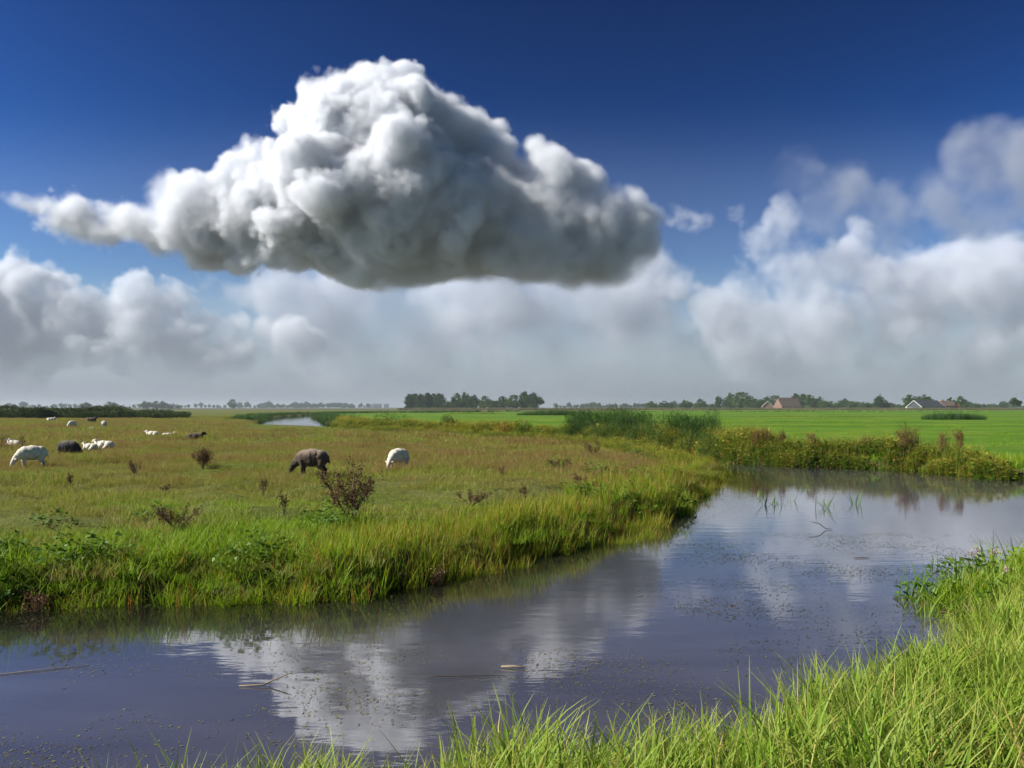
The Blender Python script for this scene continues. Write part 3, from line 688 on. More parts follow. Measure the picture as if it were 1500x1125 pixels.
# farm trees at right
FARM = [('bushy', 958, 11, 1.4), ('bushy', 978, 14, 1.4), ('round', 1005, 13, 1.1), ('round', 1026, 15, 1.1), ('tall', 1052, 19, .9), ('round', 1072, 25, 1.0), ('round', 1088, 27, 1.15), ('bushy', 1104, 20, 1.2), ('round', 1122, 19, 1.0), ('round', 1134, 21, 1.0),
        ('tall', 1166, 24, 1.0), ('tall', 1176, 23, 1.1), ('tall', 1186, 22, 1.1), ('round', 1199, 20, 1.0), ('bushy', 1214, 16, 1.3), ('bushy', 1232, 15, 1.4), ('bushy', 1250, 14, 1.3), ('bushy', 1268, 12, 1.3)]
for i, (k, px, hp, w) in enumerate(FARM):
    d = 930 + (i * 53 % 90)
    tree(k, i + 1, px, d, hp * d / FOC + 2.6, ORD[i] + ' tree from the left in the long row behind the brown-roofed farm', 'trees of the farm row', w)
tree('tall', 0, 1287, 900, 20 * .72 + 1.9, 'slim tree standing beside the church spire', 'single trees at right', 1.2)
tree('round', 1, 1295, 905, 15 * .72 + 1.9, 'low round tree just right of the church spire', 'single trees at right', 1.0)
tree('tall', 1, 1333, 760, 23 * .61 + 1.9, 'tall tree behind the left end of the dark barn', 'single trees at right', 1.25)
tree('round', 0, 1345, 770, 21 * .61 + 1.9, 'middle one of three trees behind the dark barn', 'single trees at right', .85)
tree('round', 2, 1356, 765, 25 * .61 + 1.9, 'highest rounded tree behind the middle of the dark barn', 'single trees at right', .9)
tree('open', 0, 1395, 780, 18 * .62 + 1.9, 'open tree behind the red brick house, left of two', 'single trees at right', .9)
tree('round', 1, 1407, 775, 21 * .62 + 1.9, 'rounded tree behind the red brick house, right of two', 'single trees at right', .8)
tree('open', 1, 1485, 720, 17 * .58 + 1.9, 'lone open tree near the right end of the horizon', 'single trees at right', 1.1)
tree('round', 0, 1433, 740, 6 * .6 + 1.9, 'small round tree on the field right of the brick house', 'single trees at right', 1.0)
# left horizon
for i, (k, px, hp, d, w, lab) in enumerate([('round', 126, 10, 1300, 1.2, 'blue-grey tree just above the scrub at far left'), ('round', 160, 11, 1300, 1.0, 'left one of two close hazy trees above the left scrub'), ('round', 168, 11, 1310, .9, 'right one of two close hazy trees above the left scrub'),
        ('round', 213, 12, 1500, 1.0, 'round tree at the left end of the hazy clump by the river'), ('round', 228, 12, 1500, 1.1, 'second tree in the hazy clump left of the river'), ('round', 239, 13, 1510, 1.0, 'highest tree in the hazy clump left of the river'), ('bushy', 250, 10, 1500, 1.0, 'bushy tree at the right end of the hazy clump'),
        ('round', 340, 15, 1700, .8, 'single slender tree rising from the hazy line left of the river'), ('bushy', 261, 8, 1600, 1., 'small lone tree right of the hazy clump')]):
    tree(k, i, px, d, hp * d / FOC + 1.9, lab, 'hazy trees at left', w)

def wood(label, spans, d, hp, seed, step=4.5):
    """a far-off wood that reads as one mass"""
    r = np.random.default_rng(seed); P = []; S = []
    for a, b_ in spans:
        for px in np.arange(a, b_, step):
            dd = d * r.uniform(.95, 1.1); x, y = far(px + r.uniform(-step / 2, step / 2), dd); P.append((x, y, .2)); S.append((hp * r.uniform(.3, .8) * (1 + min(.7, .6 * float(lump(np.array([px]), np.array([seed * 3.1]), 17., 1)[0]) ** 2))) * dd / FOC + 1.9)
    pr = []
    for kind in ('round', 'bushy', 'round'):
        t, c = TREES[kind][len(pr) % 2]; pr.append(bpy.data.objects.new('wood_tree', c))
    return scatter('distant_wood', pr, np.array(P), np.array(S), label, seed=seed, tilt=0.)
wood('hazy blue line of far woods left of the middle grove', [(288, 330), (345, 420), (412, 520), (430, 470), (380, 540)], 2600, 8, 301)
wood('hazy far woods behind the scrub at the left horizon', [(-60, 20), (20, 120), (195, 280)], 2300, 7, 302)
wood('long hazy line of far woods at the right horizon', [(815, 960), (840, 950), (940, 1050), (1260, 1345), (1300, 1500), (1400, 1560)], 1900, 9, 303)

wood('dark band of trees behind the farms at the right horizon', [(950, 1120), (1160, 1340), (1180, 1300), (1370, 1420), (1300, 1480)], 1150, 11, 304)

# ------------------------------------------------------------------ buildings
def box(x0, x1, y0, y1, z0, z1):
    V = np.array([(x, y, z) for x in (x0, x1) for y in (y0, y1) for z in (z0, z1)], float)
    return V, np.array([(0, 1, 3, 2), (4, 6, 7, 5), (0, 4, 5, 1), (2, 3, 7, 6), (0, 2, 6, 4), (1, 5, 7, 3)])
def part(name, mat, parent, *vq):
    v, q = joinvq(vq); return link(name, mesh_np(name, v, q, [mat]), parent)
def gable_walls(L, W, eave, ridge, t=0.):
    """closed body with gable ends; the ridge runs along x"""
    x, y = L / 2, W / 2
    V = np.array([(-x, -y, 0), (x, -y, 0), (x, y, 0), (-x, y, 0), (-x, -y, eave), (x, -y, eave), (x, y, eave), (-x, y, eave), (-x, 0, ridge), (x, 0, ridge)], float)
    Q = np.array([(0, 1, 5, 4), (2, 3, 7, 6), (1, 2, 6, 5), (3, 0, 4, 7), (5, 6, 9, 9), (7, 4, 8, 8), (4, 5, 9, 8), (6, 7, 8, 9)])
    return V, Q
def slab(L, W, eave, ridge, over, th, side):
    """one roof slope"""
    s = side; y0 = s * (W / 2 + over); z0 = eave - over * (ridge - eave) / (W / 2); x = L / 2 + over
    V = np.array([(-x, y0, z0 + .03), (x, y0, z0 + .03), (x, 0, ridge + .03), (-x, 0, ridge + .03), (-x, y0, z0 + th), (x, y0, z0 + th), (x, 0, ridge + th), (-x, 0, ridge + th)], float)
    return V, np.array([(0, 1, 2, 3), (4, 7, 6, 5), (0, 4, 5, 1), (1, 5, 6, 2), (2, 6, 7, 3), (3, 7, 4, 0)])
def trim(L, W, eave, ridge, over, x, w=.15):
    """white boards along the two slopes of one gable"""
    out = []
    for s in (-1, 1):
        y0 = s * (W / 2 + over); z0 = eave - over * (ridge - eave) / (W / 2); d = .14 * (1 if x > 0 else -1)
        V = np.array([(x, y0, z0 - w), (x, y0, z0 + .35), (x, 0, ridge + .35), (x, 0, ridge - w), (x + d, y0, z0 - w), (x + d, y0, z0 + .35), (x + d, 0, ridge + .35), (x + d, 0, ridge - w)], float)
        out.append((V, np.array([(0, 1, 2, 3), (4, 7, 6, 5), (0, 4, 5, 1), (1, 5, 6, 2), (2, 6, 7, 3), (3, 7, 4, 0)])))
    return out
M_BRICK = simple('red_brick', (.30, .10, .06), .85, .25, .8); M_PALEBRICK = simple('pale_brick', (.19, .115, .085), .85, .2, .8)
M_ROOFD = simple('dark_roof_sheets', (.045, .05, .055), .6, .25, .6); M_ROOFB = simple('brown_roof_tiles', (.13, .085, .065), .8, .25, .6)
M_WHITE = simple('white_paint', (.5, .5, .48), .6, .05, 1); M_GLASS = simple('window_glass', (.03, .035, .04), .15, .1, 1, .6); M_GREY = simple('pale_concrete', (.42, .42, .42), .85, .1, .3)
def building(name, px, d, rz, L, W, eave, ridge, wall, roof, label, wins=(), door=None, trims=(), chimney=None, cat='farmhouse', z=.45):
    x, y = far(px, d)
    e = link(name, None); e.location = (x, y, z); e.rotation_euler.z = math.radians(rz); tag(e, label, cat)
    part('wall', wall, e, gable_walls(L, W, eave, ridge))
    for s in (-1, 1):
        rf = part('roof', roof, e, slab(L, W, eave, ridge, .5, .3, s))
    if chimney: part('chimney', M_BRICK, rf, box(chimney - .6, chimney + .6, -.45, .45, ridge - .6, ridge + 1.5))
    for (wx, wz, ww, wh) in wins:                                  # on the long side that faces the water
        f = part('window', M_WHITE, e, box(wx - ww / 2, wx + ww / 2, -W / 2 - .08, -W / 2 + .02, wz, wz + wh))
        part('pane', M_GLASS, f, box(wx - ww / 2 + .12, wx + ww / 2 - .12, -W / 2 - .10, -W / 2 - .04, wz + .12, wz + wh - .12))
    if door: part('door', M_WHITE, e, box(door[0] - door[1] / 2, door[0] + door[1] / 2, -W / 2 - .09, -W / 2 + .02, 0, door[2]))
    for tx in trims: part('gable_board', M_WHITE, e, *trim(L, W, eave, ridge, .5, tx * (L / 2 + .52)))
    return e
building('barn', 1356, 700, 24, 26, 15, 2.4, 7.6, M_ROOFD, M_ROOFD, 'long dark-roofed barn with white gable boards near the right horizon', trims=(1, -1), wins=((-6, 1, 1.6, 1.1), (0, 1, 1.6, 1.1), (6, 1, 1.6, 1.1)), cat='barn')
building('brick_house', 1386, 712, 8, 10, 8, 3.6, 7.2, M_BRICK, M_ROOFB, 'small red brick house right of the dark barn', wins=((-3, 1, 1.2, 1.6), (3, 1, 1.2, 1.6)), door=(0, 1.1, 2.3), chimney=-3.2, cat='house')
building('brick_shed', 1398, 718, 80, 8, 7, 3.2, 6.4, M_BRICK, M_ROOFD, 'dark-roofed brick shed at the right of the brick house', wins=((-1.5, 1, 1.1, 1.4),), cat='shed')
building('farmhouse', 1153, 900, 20, 24, 15, 3.0, 12.2, M_PALEBRICK, M_ROOFB, 'large farmhouse with a broad brown tiled roof among the trees', wins=((-8, .8, 1.4, 1.7), (-3, .8, 1.4, 1.7), (6, .8, 1.4, 1.7)), door=(1.5, 1.2, 2.3), chimney=6, cat='farmhouse')
building('cottage', 1124, 893, 78, 11, 11, 3.0, 8.2, M_PALEBRICK, M_ROOFB, 'pale brick gabled front building left of the brown-roofed farm', wins=((-2, 1, 1.3, 1.6), (2, 1, 1.3, 1.6)), trims=(-1,), cat='house')
# white horse box by the barn
x, y = far(1331, 690)
e = link('trailer', None); e.location = (x, y, .45); tag(e, 'small white trailer parked left of the dark barn', 'trailer')
part('box_body', M_WHITE, e, box(-2.1, 2.1, -1, 1, .55, 2.5)); part('drawbar', M_ROOFD, e, box(2.1, 3.3, -.08, .08, .6, .72))
for sx in (-.55, .55):
    v, q = tube([(sx, -1.12, .38), (sx, -.9, .38)], [.36, .36], 12)
    part('wheel', M_ROOFD, e, (v, q), (np.array([v[k] for k in range(0, 12, 3)]), np.array([(0, 1, 2, 3)])))
# church spire
x, y = far(1289, 1500)
e = link('church', None); e.location = (x, y, .45); tag(e, 'thin church spire rising over the trees right of centre', 'church')
part('tower', M_PALEBRICK, e, box(-2.2, 2.2, -2.2, 2.2, 0, 17))
sv, sq = tube([(0, 0, 17), (0, 0, 20), (0, 0, 29)], [3.0, 2.2, .12], 8); part('spire', M_ROOFD, e, (sv, sq))
part('nave', M_PALEBRICK, e, (gable_walls(18, 9, 6, 10)[0] + np.array((11.4, 0, 0)), gable_walls(18, 9, 6, 10)[1]))
# pale blocks on the far horizon
for i, (px, w, h, lab) in enumerate([(541, 22, 13, 'pale far-off block, left one of three left of the grove'), (553, 30, 15, 'widest pale far-off block left of the grove'), (566, 16, 14, 'pale far-off block nearest the grove')]):
    x, y = far(px, 3000)
    e = link('apartment_block', None); e.location = (x, y, .4); tag(e, lab, 'building', 'far-off blocks')
    part('wall', M_GREY, e, box(-w / 2, w / 2, -6, 6, 0, h)); part('roof', M_ROOFD, e, box(-w / 2 - .3, w / 2 + .3, -6.3, 6.3, h, h + .6))
    for k in range(4): part('window_band', M_GLASS, e, box(-w / 2 + 1, w / 2 - 1, -6.1, -5.9, 1.5 + k * 3, 2.9 + k * 3))

# ------------------------------------------------------------------ standing maize and rushes out on the field
M_MAIZE = grass_mat('ripe_maize', (.16, .13, .055), (.21, .17, .075), (.24, .19, .09), trans=.3, zone=(.10, .11, .04), zscale=.02, gloss=.02)
mz = [proto('maize_clump', blades(46, 1.9, (1.5, 2.3), (.08, .16), (0, .3), (.1, .8), 3, 330 + s), M_MAIZE) for s in range(3)]
r_ = np.random.default_rng(61); P = []
for row in range(5):
    yy = 640 + row * 5
    xs_ = np.arange(far(585, yy)[0], far(1560, yy)[0], 2.6); P.append(np.stack([xs_ + r_.uniform(-.8, .8, len(xs_)), np.full(len(xs_), yy) + r_.uniform(-1.5, 1.5, len(xs_)), np.full(len(xs_), FIELD_Z)], 1))
P = np.concatenate(P)
scatter('maize_field', mz, P, r_.uniform(.85, 1.1, len(P)), 'strip of ripe tan maize along the far side of the field', seed=62, tilt=.03)
def rushes(label, px0, px1, py, h, n, seed, mat=None, depth=4.):
    r = np.random.default_rng(seed); pr = [proto('rush_clump', blades(42, .6, (.6, 1.25), (.02, .04), (0, .45), (0, .6), 3, seed * 10 + s), mat or M_REED) for s in range(2)]
    x, y = at(0, py, FIELD_Z); px = r.uniform(0, 1, n); k = np.clip(np.sin(px * np.pi) ** .35 + r.normal(0, .2, n) - .15 * (np.sin(px * 37.) > .3), .2, 1.35)
    yy = y + r.uniform(0, depth, n); P = np.stack([(px0 + px * (px1 - px0) - 750) / FOC * yy, yy, np.full(n, FIELD_Z)], 1)
    return scatter('rushes', pr, P, h * k, label, seed=seed, tilt=.08)
rushes('long dark clump of rushes in the green field at right', 1350, 1443, 615, 1.05, 420, 401)
rushes('long dark clump of rushes in the field below the grove', 757, 872, 608.5, 1.2, 520, 402, depth=6)
rushes('thin line of dry weeds across the field below the grove', 650, 742, 606, .55, 160, 403, M_YELLOW)
rushes('thin reddish line of weeds across the field right of the reed bed', 1060, 1345, 611, .3, 330, 404, M_YELLOW, 8)
rushes('dark ditch-side rushes far out on the right field', 880, 1500, 603.2, .7, 500, 405, None, 8)

# ------------------------------------------------------------------ sheep
def ellipsoid(bm, c, r, rot=(0, 0, 0), seg=14):
    m = Matrix.Translation(c) @ Euler(rot).to_matrix().to_4x4() @ Matrix.Diagonal((*r, 1))
    bmesh.ops.create_uvsphere(bm, u_segments=seg, v_segments=seg // 2 + 2, radius=1, matrix=m)
def limb(bm, pts, radii, seg=10):
    """closed tapered limb: spheres blended by short cones"""
    for (a, b_, ra, rb) in zip(pts, pts[1:], radii, radii[1:]):
        a, b_ = Vector(a), Vector(b_); d = b_ - a
        m = Matrix.Translation((a + b_) / 2) @ d.to_track_quat('Z', 'Y').to_matrix().to_4x4()
        bmesh.ops.create_cone(bm, cap_ends=True, segments=seg, radius1=ra, radius2=rb, depth=d.length, matrix=m)
    for p, r in zip(pts, radii): ellipsoid(bm, p, (r, r, r), seg=10)

def sheep_mesh(name, pose, mats):
    bm = bmesh.new()
    if pose == 'graze':
        for c, r in (((-.26, 0, .54), (.26, .25, .26)), ((0, 0, .555), (.42, .285, .285)), ((.22, 0, .54), (.27, .24, .265)), ((-.02, 0, .49), (.33, .26, .21))): ellipsoid(bm, c, r, seg=18)
        limb(bm, [(.34, 0, .54), (.50, 0, .42), (.59, 0, .31)], [.20, .145, .10])
        limb(bm, [(.59, 0, .31), (.66, 0, .18), (.715, 0, .06)], [.10, .078, .05])
        for s in (-1, 1):
            ellipsoid(bm, (.575, s * .15, .33), (.04, .085, .03), (s * .45, 0, 0), 8)
            limb(bm, [(.26, s * .13, .40), (.28, s * .13, .22), (.26, s * .13, .03)], [.085, .045, .038])
            limb(bm, [(-.33, s * .14, .44), (-.27, s * .15, .30), (-.40, s * .14, .19), (-.37, s * .14, .03)], [.13, .085, .046, .038])
        limb(bm, [(-.50, 0, .58), (-.55, 0, .40)], [.05, .03])
        bare = lambda v: np.maximum(np.clip((v[:, 0] - .54) / .06, 0, 1) * (v[:, 2] < .45), np.clip((.27 - v[:, 2]) / .08, 0, 1))
    else:
        for c, r in (((-.30, 0, .27), (.31, .28, .26)), ((.02, 0, .28), (.38, .29, .27)), ((.30, 0, .28), (.25, .23, .25))): ellipsoid(bm, c, r, seg=18)
        limb(bm, [(.34, 0, .36), (.44, 0, .46), (.48, 0, .54)], [.17, .13, .095])
        limb(bm, [(.48, 0, .55), (.59, 0, .53), (.68, 0, .46)], [.095, .08, .052])
        for s in (-1, 1):
            ellipsoid(bm, (.46, s * .15, .58), (.03, .08, .03), (s * -.2, 0, 0), 8)
            limb(bm, [(.38, s * .16, .16), (.56, s * .17, .06), (.36, s * .17, .05)], [.08, .045, .036])
            limb(bm, [(-.28, s * .24, .18), (-.08, s * .28, .07), (-.36, s * .27, .05)], [.13, .06, .04])
        bare = lambda v: np.maximum(np.clip((v[:, 0] - .46) / .06, 0, 1) * (v[:, 2] > .42), np.clip((.09 - v[:, 2]) / .04, 0, 1))
    me = bpy.data.meshes.new(name); bm.to_mesh(me); bm.free()
    tmp = link('sheep_draft', me)
    rm = tmp.modifiers.new('skin', 'REMESH'); rm.mode = 'VOXEL'; rm.voxel_size = .022
    sm = tmp.modifiers.new('soften', 'SMOOTH'); sm.iterations = 4; sm.factor = .5
    dg = bpy.context.evaluated_depsgraph_get()
    out = bpy.data.meshes.new_from_object(tmp.evaluated_get(dg)); bpy.data.objects.remove(tmp)
    n = len(out.vertices); co = np.zeros(n * 3, np.float32); no = np.zeros(n * 3, np.float32)
    out.vertices.foreach_get('co', co); out.vertices.foreach_get('normal', no); co = co.reshape(-1, 3); no = no.reshape(-1, 3)
    br = bare(co); f = lump(co[:, 0] + co[:, 1], co[:, 2] + .7 * co[:, 1], .05, 1) * .006 + lump(co[:, 0], co[:, 2] + co[:, 1], .14, 2) * .005
    co += no * (f * (1 - br))[:, None]
    out.vertices.foreach_set('co', co.ravel().astype(np.float32)); out.update(); out.name = name
    attr(out, 'bare', br)
    out.polygons.foreach_set('use_smooth', np.ones(len(out.polygons), bool))
    out.materials.clear(); return out

def sheep_mat(name, wool, face, top=None):
    b = NT(name); oc = b.n('TexCoord').outputs['Object']
    c = b.mix(b.ramp(b.noise(9., oc, 4, .6), (.35, 0.), (.65, 1.)), tuple(v * .72 for v in wool), wool)
    if top: c = b.mix(b.n('MapRange', i_0=b.n('SeparateXYZ', i_0=oc).outputs[2], i_1=.6, i_2=.78).outputs[0], c, top)
    c = b.mix(b.attr('bare'), c, face)
    bump = b.n('Bump', i_Strength=.6, i_Distance=.02, i_Height=b.noise(38., oc, 4, .6))
    p = b.n('BsdfPrincipled', i_Base_Color=c, i_Roughness=.95, i_Normal=bump.outputs[0]); p.inputs['Specular IOR Level'].default_value = .1
    p.inputs['Sheen Weight'].default_value = .15
    b.surf(p.outputs[0]); return b.m
W_CREAM = sheep_mat('cream_fleece', (.72, .65, .52), (.62, .55, .46)); W_GREY = sheep_mat('grey_white_fleece', (.46, .43, .37), (.38, .35, .3))
W_BLACK = sheep_mat('black_fleece', (.030, .028, .028), (.012, .011, .011), (.10, .085, .07)); W_BROWN = sheep_mat('brown_fleece', (.085, .056, .040), (.025, .019, .016), (.21, .155, .115))
GRAZE = sheep_mesh('grazing_sheep', 'graze', None); LIE = sheep_mesh('lying_sheep', 'lie', None)
SHEEP_CACHE = {}
def sheep(px, py, rz, pose, mat, scale, label, dz=0.0, roll=0.0):
    x, y = at(px, py, MEADOW_Z); key = (pose, mat.name)
    if key not in SHEEP_CACHE:
        m = (GRAZE if pose == 'graze' else LIE).copy(); m.materials.append(mat); SHEEP_CACHE[key] = m
    o = link('sheep', SHEEP_CACHE[key]); z = float(height(MEADOW, MEADOW_Z, np.array([x]), np.array([y]))[0])
    o.location = (x, y, z + dz); o.rotation_euler.z = math.radians(rz); o.scale = (scale,) * 3
    return tag(o, label, 'sheep', 'sheep on the meadow')
sheep(47, 685, 222, 'graze', W_CREAM, .88, 'white sheep grazing with head to the left, nearest the left edge')
sheep(100, 667, -6, 'graze', W_BLACK, .9, 'black sheep grazing with head to the right')
sheep(132, 660, 172, 'lie', W_CREAM, .62, 'white sheep lying just behind the black sheep\'s head')
sheep(152, 659, 174, 'lie', W_CREAM, .85, 'white sheep lying with raised head, right of the black sheep', dz=-.1)
sheep(20, 654, 150, 'lie', W_CREAM, .85, 'white sheep lying behind dry stalks at the left edge', dz=-.14)
sheep(75, 617.5, 20, 'lie', W_CREAM, 1.0, 'white sheep lying furthest back by the dark scrub')
sheep(106, 627, 250, 'graze', W_CREAM, .85, 'white sheep grazing far back, left one of two')
sheep(152, 627, 130, 'graze', W_GREY, .8, 'greyish white sheep grazing far back, right one of two')
sheep(134, 619, 5, 'lie', W_BROWN, 1.15, 'brown sheep lying far back between two grazing sheep')
sheep(133, 630, 60, 'lie', W_CREAM, .45, 'small white lamb lying far back')
sheep(223, 639, 175, 'lie', W_CREAM, .8, 'white sheep lying alone with raised head, left one of a pair', dz=-.12)
sheep(247, 639, 10, 'lie', W_CREAM, .8, 'white sheep lying low in the grass, right one of a pair', dz=-.2)
sheep(286, 644.5, 8, 'lie', W_BROWN, .95, 'brown sheep lying low in brown grass left of centre', dz=-.12)
sheep(457, 699, 176, 'graze', W_BROWN, .93, 'dark brown sheep grazing with head to the left by the dead thistle')
sheep(584, 686, 240, 'graze', W_CREAM, .84, 'cream white sheep grazing right of the dead thistle')

# ------------------------------------------------------------------ dead stalks, docks and thistles
M_STALK = simple('dry_stalk', (.075, .045, .028), .9, .4, 20); M_SEED = grass_mat('dry_seed_heads', (.085, .048, .026), (.15, .085, .04), (.18, .11, .06), trans=.2, gloss=.01)
M_RUST = grass_mat('rusty_seed_heads', (.15, .085, .03), (.23, .135, .045), (.26, .17, .06), trans=.25, gloss=.01)
def dead_plant(name, label, px, py, h, w, stems, seed, z=MEADOW_Z, cat='plant', group='dead plants on the meadow', heads=M_SEED, sub=4, bloom=1.0, poly=MEADOW, r0=.007, pos=None):
    r = random.Random(seed); x, y = pos or at(px, py, z)
    zz = float(height(poly, z, np.array([x]), np.array([y]))[0])
    e = link(name, None); e.location = (x, y, zz); tag(e, label, cat, group)
    hv = []
    for s in range(stems):
        a = r.uniform(0, 6.28); t = math.sqrt(r.uniform(.02, 1)) * w / 2; hh = h * r.uniform(.72, 1.0) * (1 - .25 * (2 * t / w) ** 2)
        pts = [Vector((math.cos(a) * t * f ** 1.2 + r.gauss(0, .012 * h), math.sin(a) * t * f ** 1.2 + r.gauss(0, .012 * h), hh * f - .03)) for f in (0, .3, .55, .8, 1)]
        tubes = [tube(pts, [r0, r0 * .9, r0 * .75, r0 * .6, r0 * .35], 5)]
        tips = [pts[-1], pts[-2]]
        for b_ in range(sub):
            f = r.uniform(.3, .92); i = min(3, int(f * 4)); p = pts[i].lerp(pts[i + 1], f * 4 - i); bl = h * r.uniform(.12, .28); ba = r.uniform(0, 6.28); up = r.uniform(.5, 1.2)
            q = p + Vector((math.cos(ba) * bl * .6, math.sin(ba) * bl * .6, bl * up * .7)); m_ = p.lerp(q, .5) + Vector((0, 0, -bl * .06))
            tubes.append(tube([p, m_, q], [r0 * .55, r0 * .45, r0 * .25], 4)); tips += [q, m_.lerp(q, .5)]
        v, qd = joinvq(tubes); link('stem', mesh_np('stem', v, qd, [M_STALK], True), e)
        for tp in tips:
            k = int(12 * bloom); c = np.array(tp) + np.array([[r.gauss(0, .022), r.gauss(0, .022), r.gauss(0, .04)] for _ in range(k)]) * bloom
            for cc in c:
                u = np.array([r.gauss(0, 1) for _ in range(3)]); u /= np.linalg.norm(u); v_ = np.cross(u, [r.gauss(0, 1) for _ in range(3)]); v_ /= np.linalg.norm(v_); sz = r.uniform(.008, .02) * (.7 + .3 * bloom)
                hv.append((cc - u * sz, cc + v_ * sz * .7, cc + u * sz, cc - v_ * sz * .7))
    V = np.array(hv).reshape(-1, 3); me = mesh_np('seed_heads', V, np.arange(len(V)).reshape(-1, 4), [heads])
    attr(me, 'rnd', np.repeat(np.random.default_rng(seed).uniform(0, 1, len(V) // 4), 4)); attr(me, 'tip', np.full(len(V), .4)); link('seed_heads', me, e)['kind'] = 'stuff'
    return e
dead_plant('thistle', 'large dead brown thistle bush standing in the middle of the meadow', 515, 768, 1.12, 1.05, 13, 1, sub=7, bloom=1.35, r0=.008)
dead_plant('thistle', 'dense dark dead thistle left of the brown sheep', 296, 690, .72, .75, 12, 2, sub=6, bloom=1.4, r0=.009)
for i, (px, py, h, w, st, lab) in enumerate([(416, 768, .55, .12, 3, 'slender dead stalk left of the large thistle'), (386, 722, .55, .25, 3, 'short dead stalk below the brown sheep\'s head'), (198, 700, .55, .7, 7, 'low dry weed right of the black sheep'), (259, 780, .5, .75, 11, 'low bushy dead weed at the left front of the meadow'),
        (640, 812, .75, .3, 7, 'reddish brown dead dock in the sedge below the white sheep'), (55, 846, .75, .35, 5, 'dead weed at the left front edge of the meadow'), (243, 727, .35, .2, 3, 'tiny dead stalk in the left middle of the meadow'), (690, 735, .4, .9, 8, 'low dry weed patch right of the white sheep'), (1, 665, .95, .15, 3, 'leftmost dry stalk before the lying sheep'),
        (11, 662, .9, .12, 2, 'second dry stalk before the lying sheep at the left edge'), (18, 664, .85, .12, 2, 'third dry stalk before the lying sheep at the left edge'), (33, 661, .85, .15, 3, 'fourth dry stalk before the lying sheep at the left edge'), (735, 700, .4, .2, 3, 'small dead stalk in the right middle of the meadow'), (820, 690, .5, .9, 8, 'low dry brown weed patch before the reed bed'),
        (870, 672, .8, .9, 10, 'dark brown dead docks at the left foot of the reed bed'), (850, 722, .45, .3, 4, 'small dry weed among the grass before the reed bed'), (770, 730, .4, .2, 3, 'short dry stalk right of the weed patch'), (105, 712, .4, .25, 3, 'small dead stalk below the black sheep')]):
    dead_plant('dead_weed', lab, px, py, h, w * 1.2, st, 20 + i, bloom=.85, sub=3 + i % 3)
def bank(px, off):
    """point `off` metres behind the far bank's water line"""
    x, y = np.interp(px, EX, EPX), np.interp(px, EX, EPY); k = (y + off) / y; return (x * k, y * k)
EL = sorted((750 + x / y * FOC, x, y) for x, y in FIELD[3:18]); EX, EPX, EPY = [np.array(v) for v in zip(*EL)]
for i, (px, py, h, w, st, lab) in enumerate([(1108, 672, 1.35, .5, 8, 'tall rusty dock right of the reed bed, left one'), (1122, 673, 1.25, .4, 6, 'tall rusty dock right of the reed bed, right one'), (1146, 673, 1.1, .35, 4, 'thin rusty dock at the left of the far bank'), (1190, 676, 1.0, .5, 5, 'rusty dock in the middle of the far bank'),
        (1328, 679, 1.45, .6, 9, 'tallest rusty dock on the far bank at right'), (1340, 680, 1.3, .5, 7, 'rusty dock just right of the tallest one'), (1382, 682, 1.2, .4, 6, 'rusty dock on the far bank, left of the last one'), (1404, 683, 1.25, .45, 7, 'last rusty dock on the far bank before the bare green edge'), (1272, 678, .9, .6, 6, 'low rusty dock left of the tallest one')]):
    dead_plant('dock', lab, px, py, h, w, st, 60 + i, z=FIELD_Z, group='docks on the far bank', heads=M_RUST, sub=5, bloom=1.5, poly=FIELD, r0=.01, pos=bank(px, .6 + .3 * (i % 3)))

# ------------------------------------------------------------------ bushes behind the water
def bush(label, px, off, h, w, mat, seed, z=FIELD_Z, n=700):
    x, y = bank(px, off); e = link('bush', None); e.location = (x, y, z); tag(e, label, 'bush', 'bushes behind the narrow water')
    r = random.Random(seed)
    v, q = joinvq([tube([(0, 0, -.05), (r.gauss(0, .1) * w, r.gauss(0, .1) * w, h * .4), (r.gauss(0, .25) * w, r.gauss(0, .2) * w, h * .85)], [.03, .02, .006], 5) for k in range(6)])
    link('stem', mesh_np('stem', v, q, [M_STALK], True), e)
    p = leaves(n, w / 2, h, (.06, .16), seed, (-.6, .9)); me = mesh_np('foliage', p[0], p[1], [mat]); attr(me, 'rnd', p[2]); attr(me, 'tip', p[3]); link('foliage', me, e)
M_ORANGE = grass_mat('orange_autumn_leaves', (.30, .19, .02), (.36, .24, .03), (.4, .28, .05), trans=.35, gloss=.01)
bush('dark rounded bush standing alone in the yellow strip', 656, 1.5, 1.5, 1.2, M_REED, 71)
bush('orange autumn bush left of the reed bed', 742, .8, 1.1, 1.9, M_ORANGE, 72)
bush('dark green low bush at the left end of the yellow strip', 576, 2.5, 1.7, 4.5, M_HERB, 73, n=1200)
bush('yellow green bush right beside the orange one', 768, .8, 1.1, 1.5, M_YELLOW, 74)

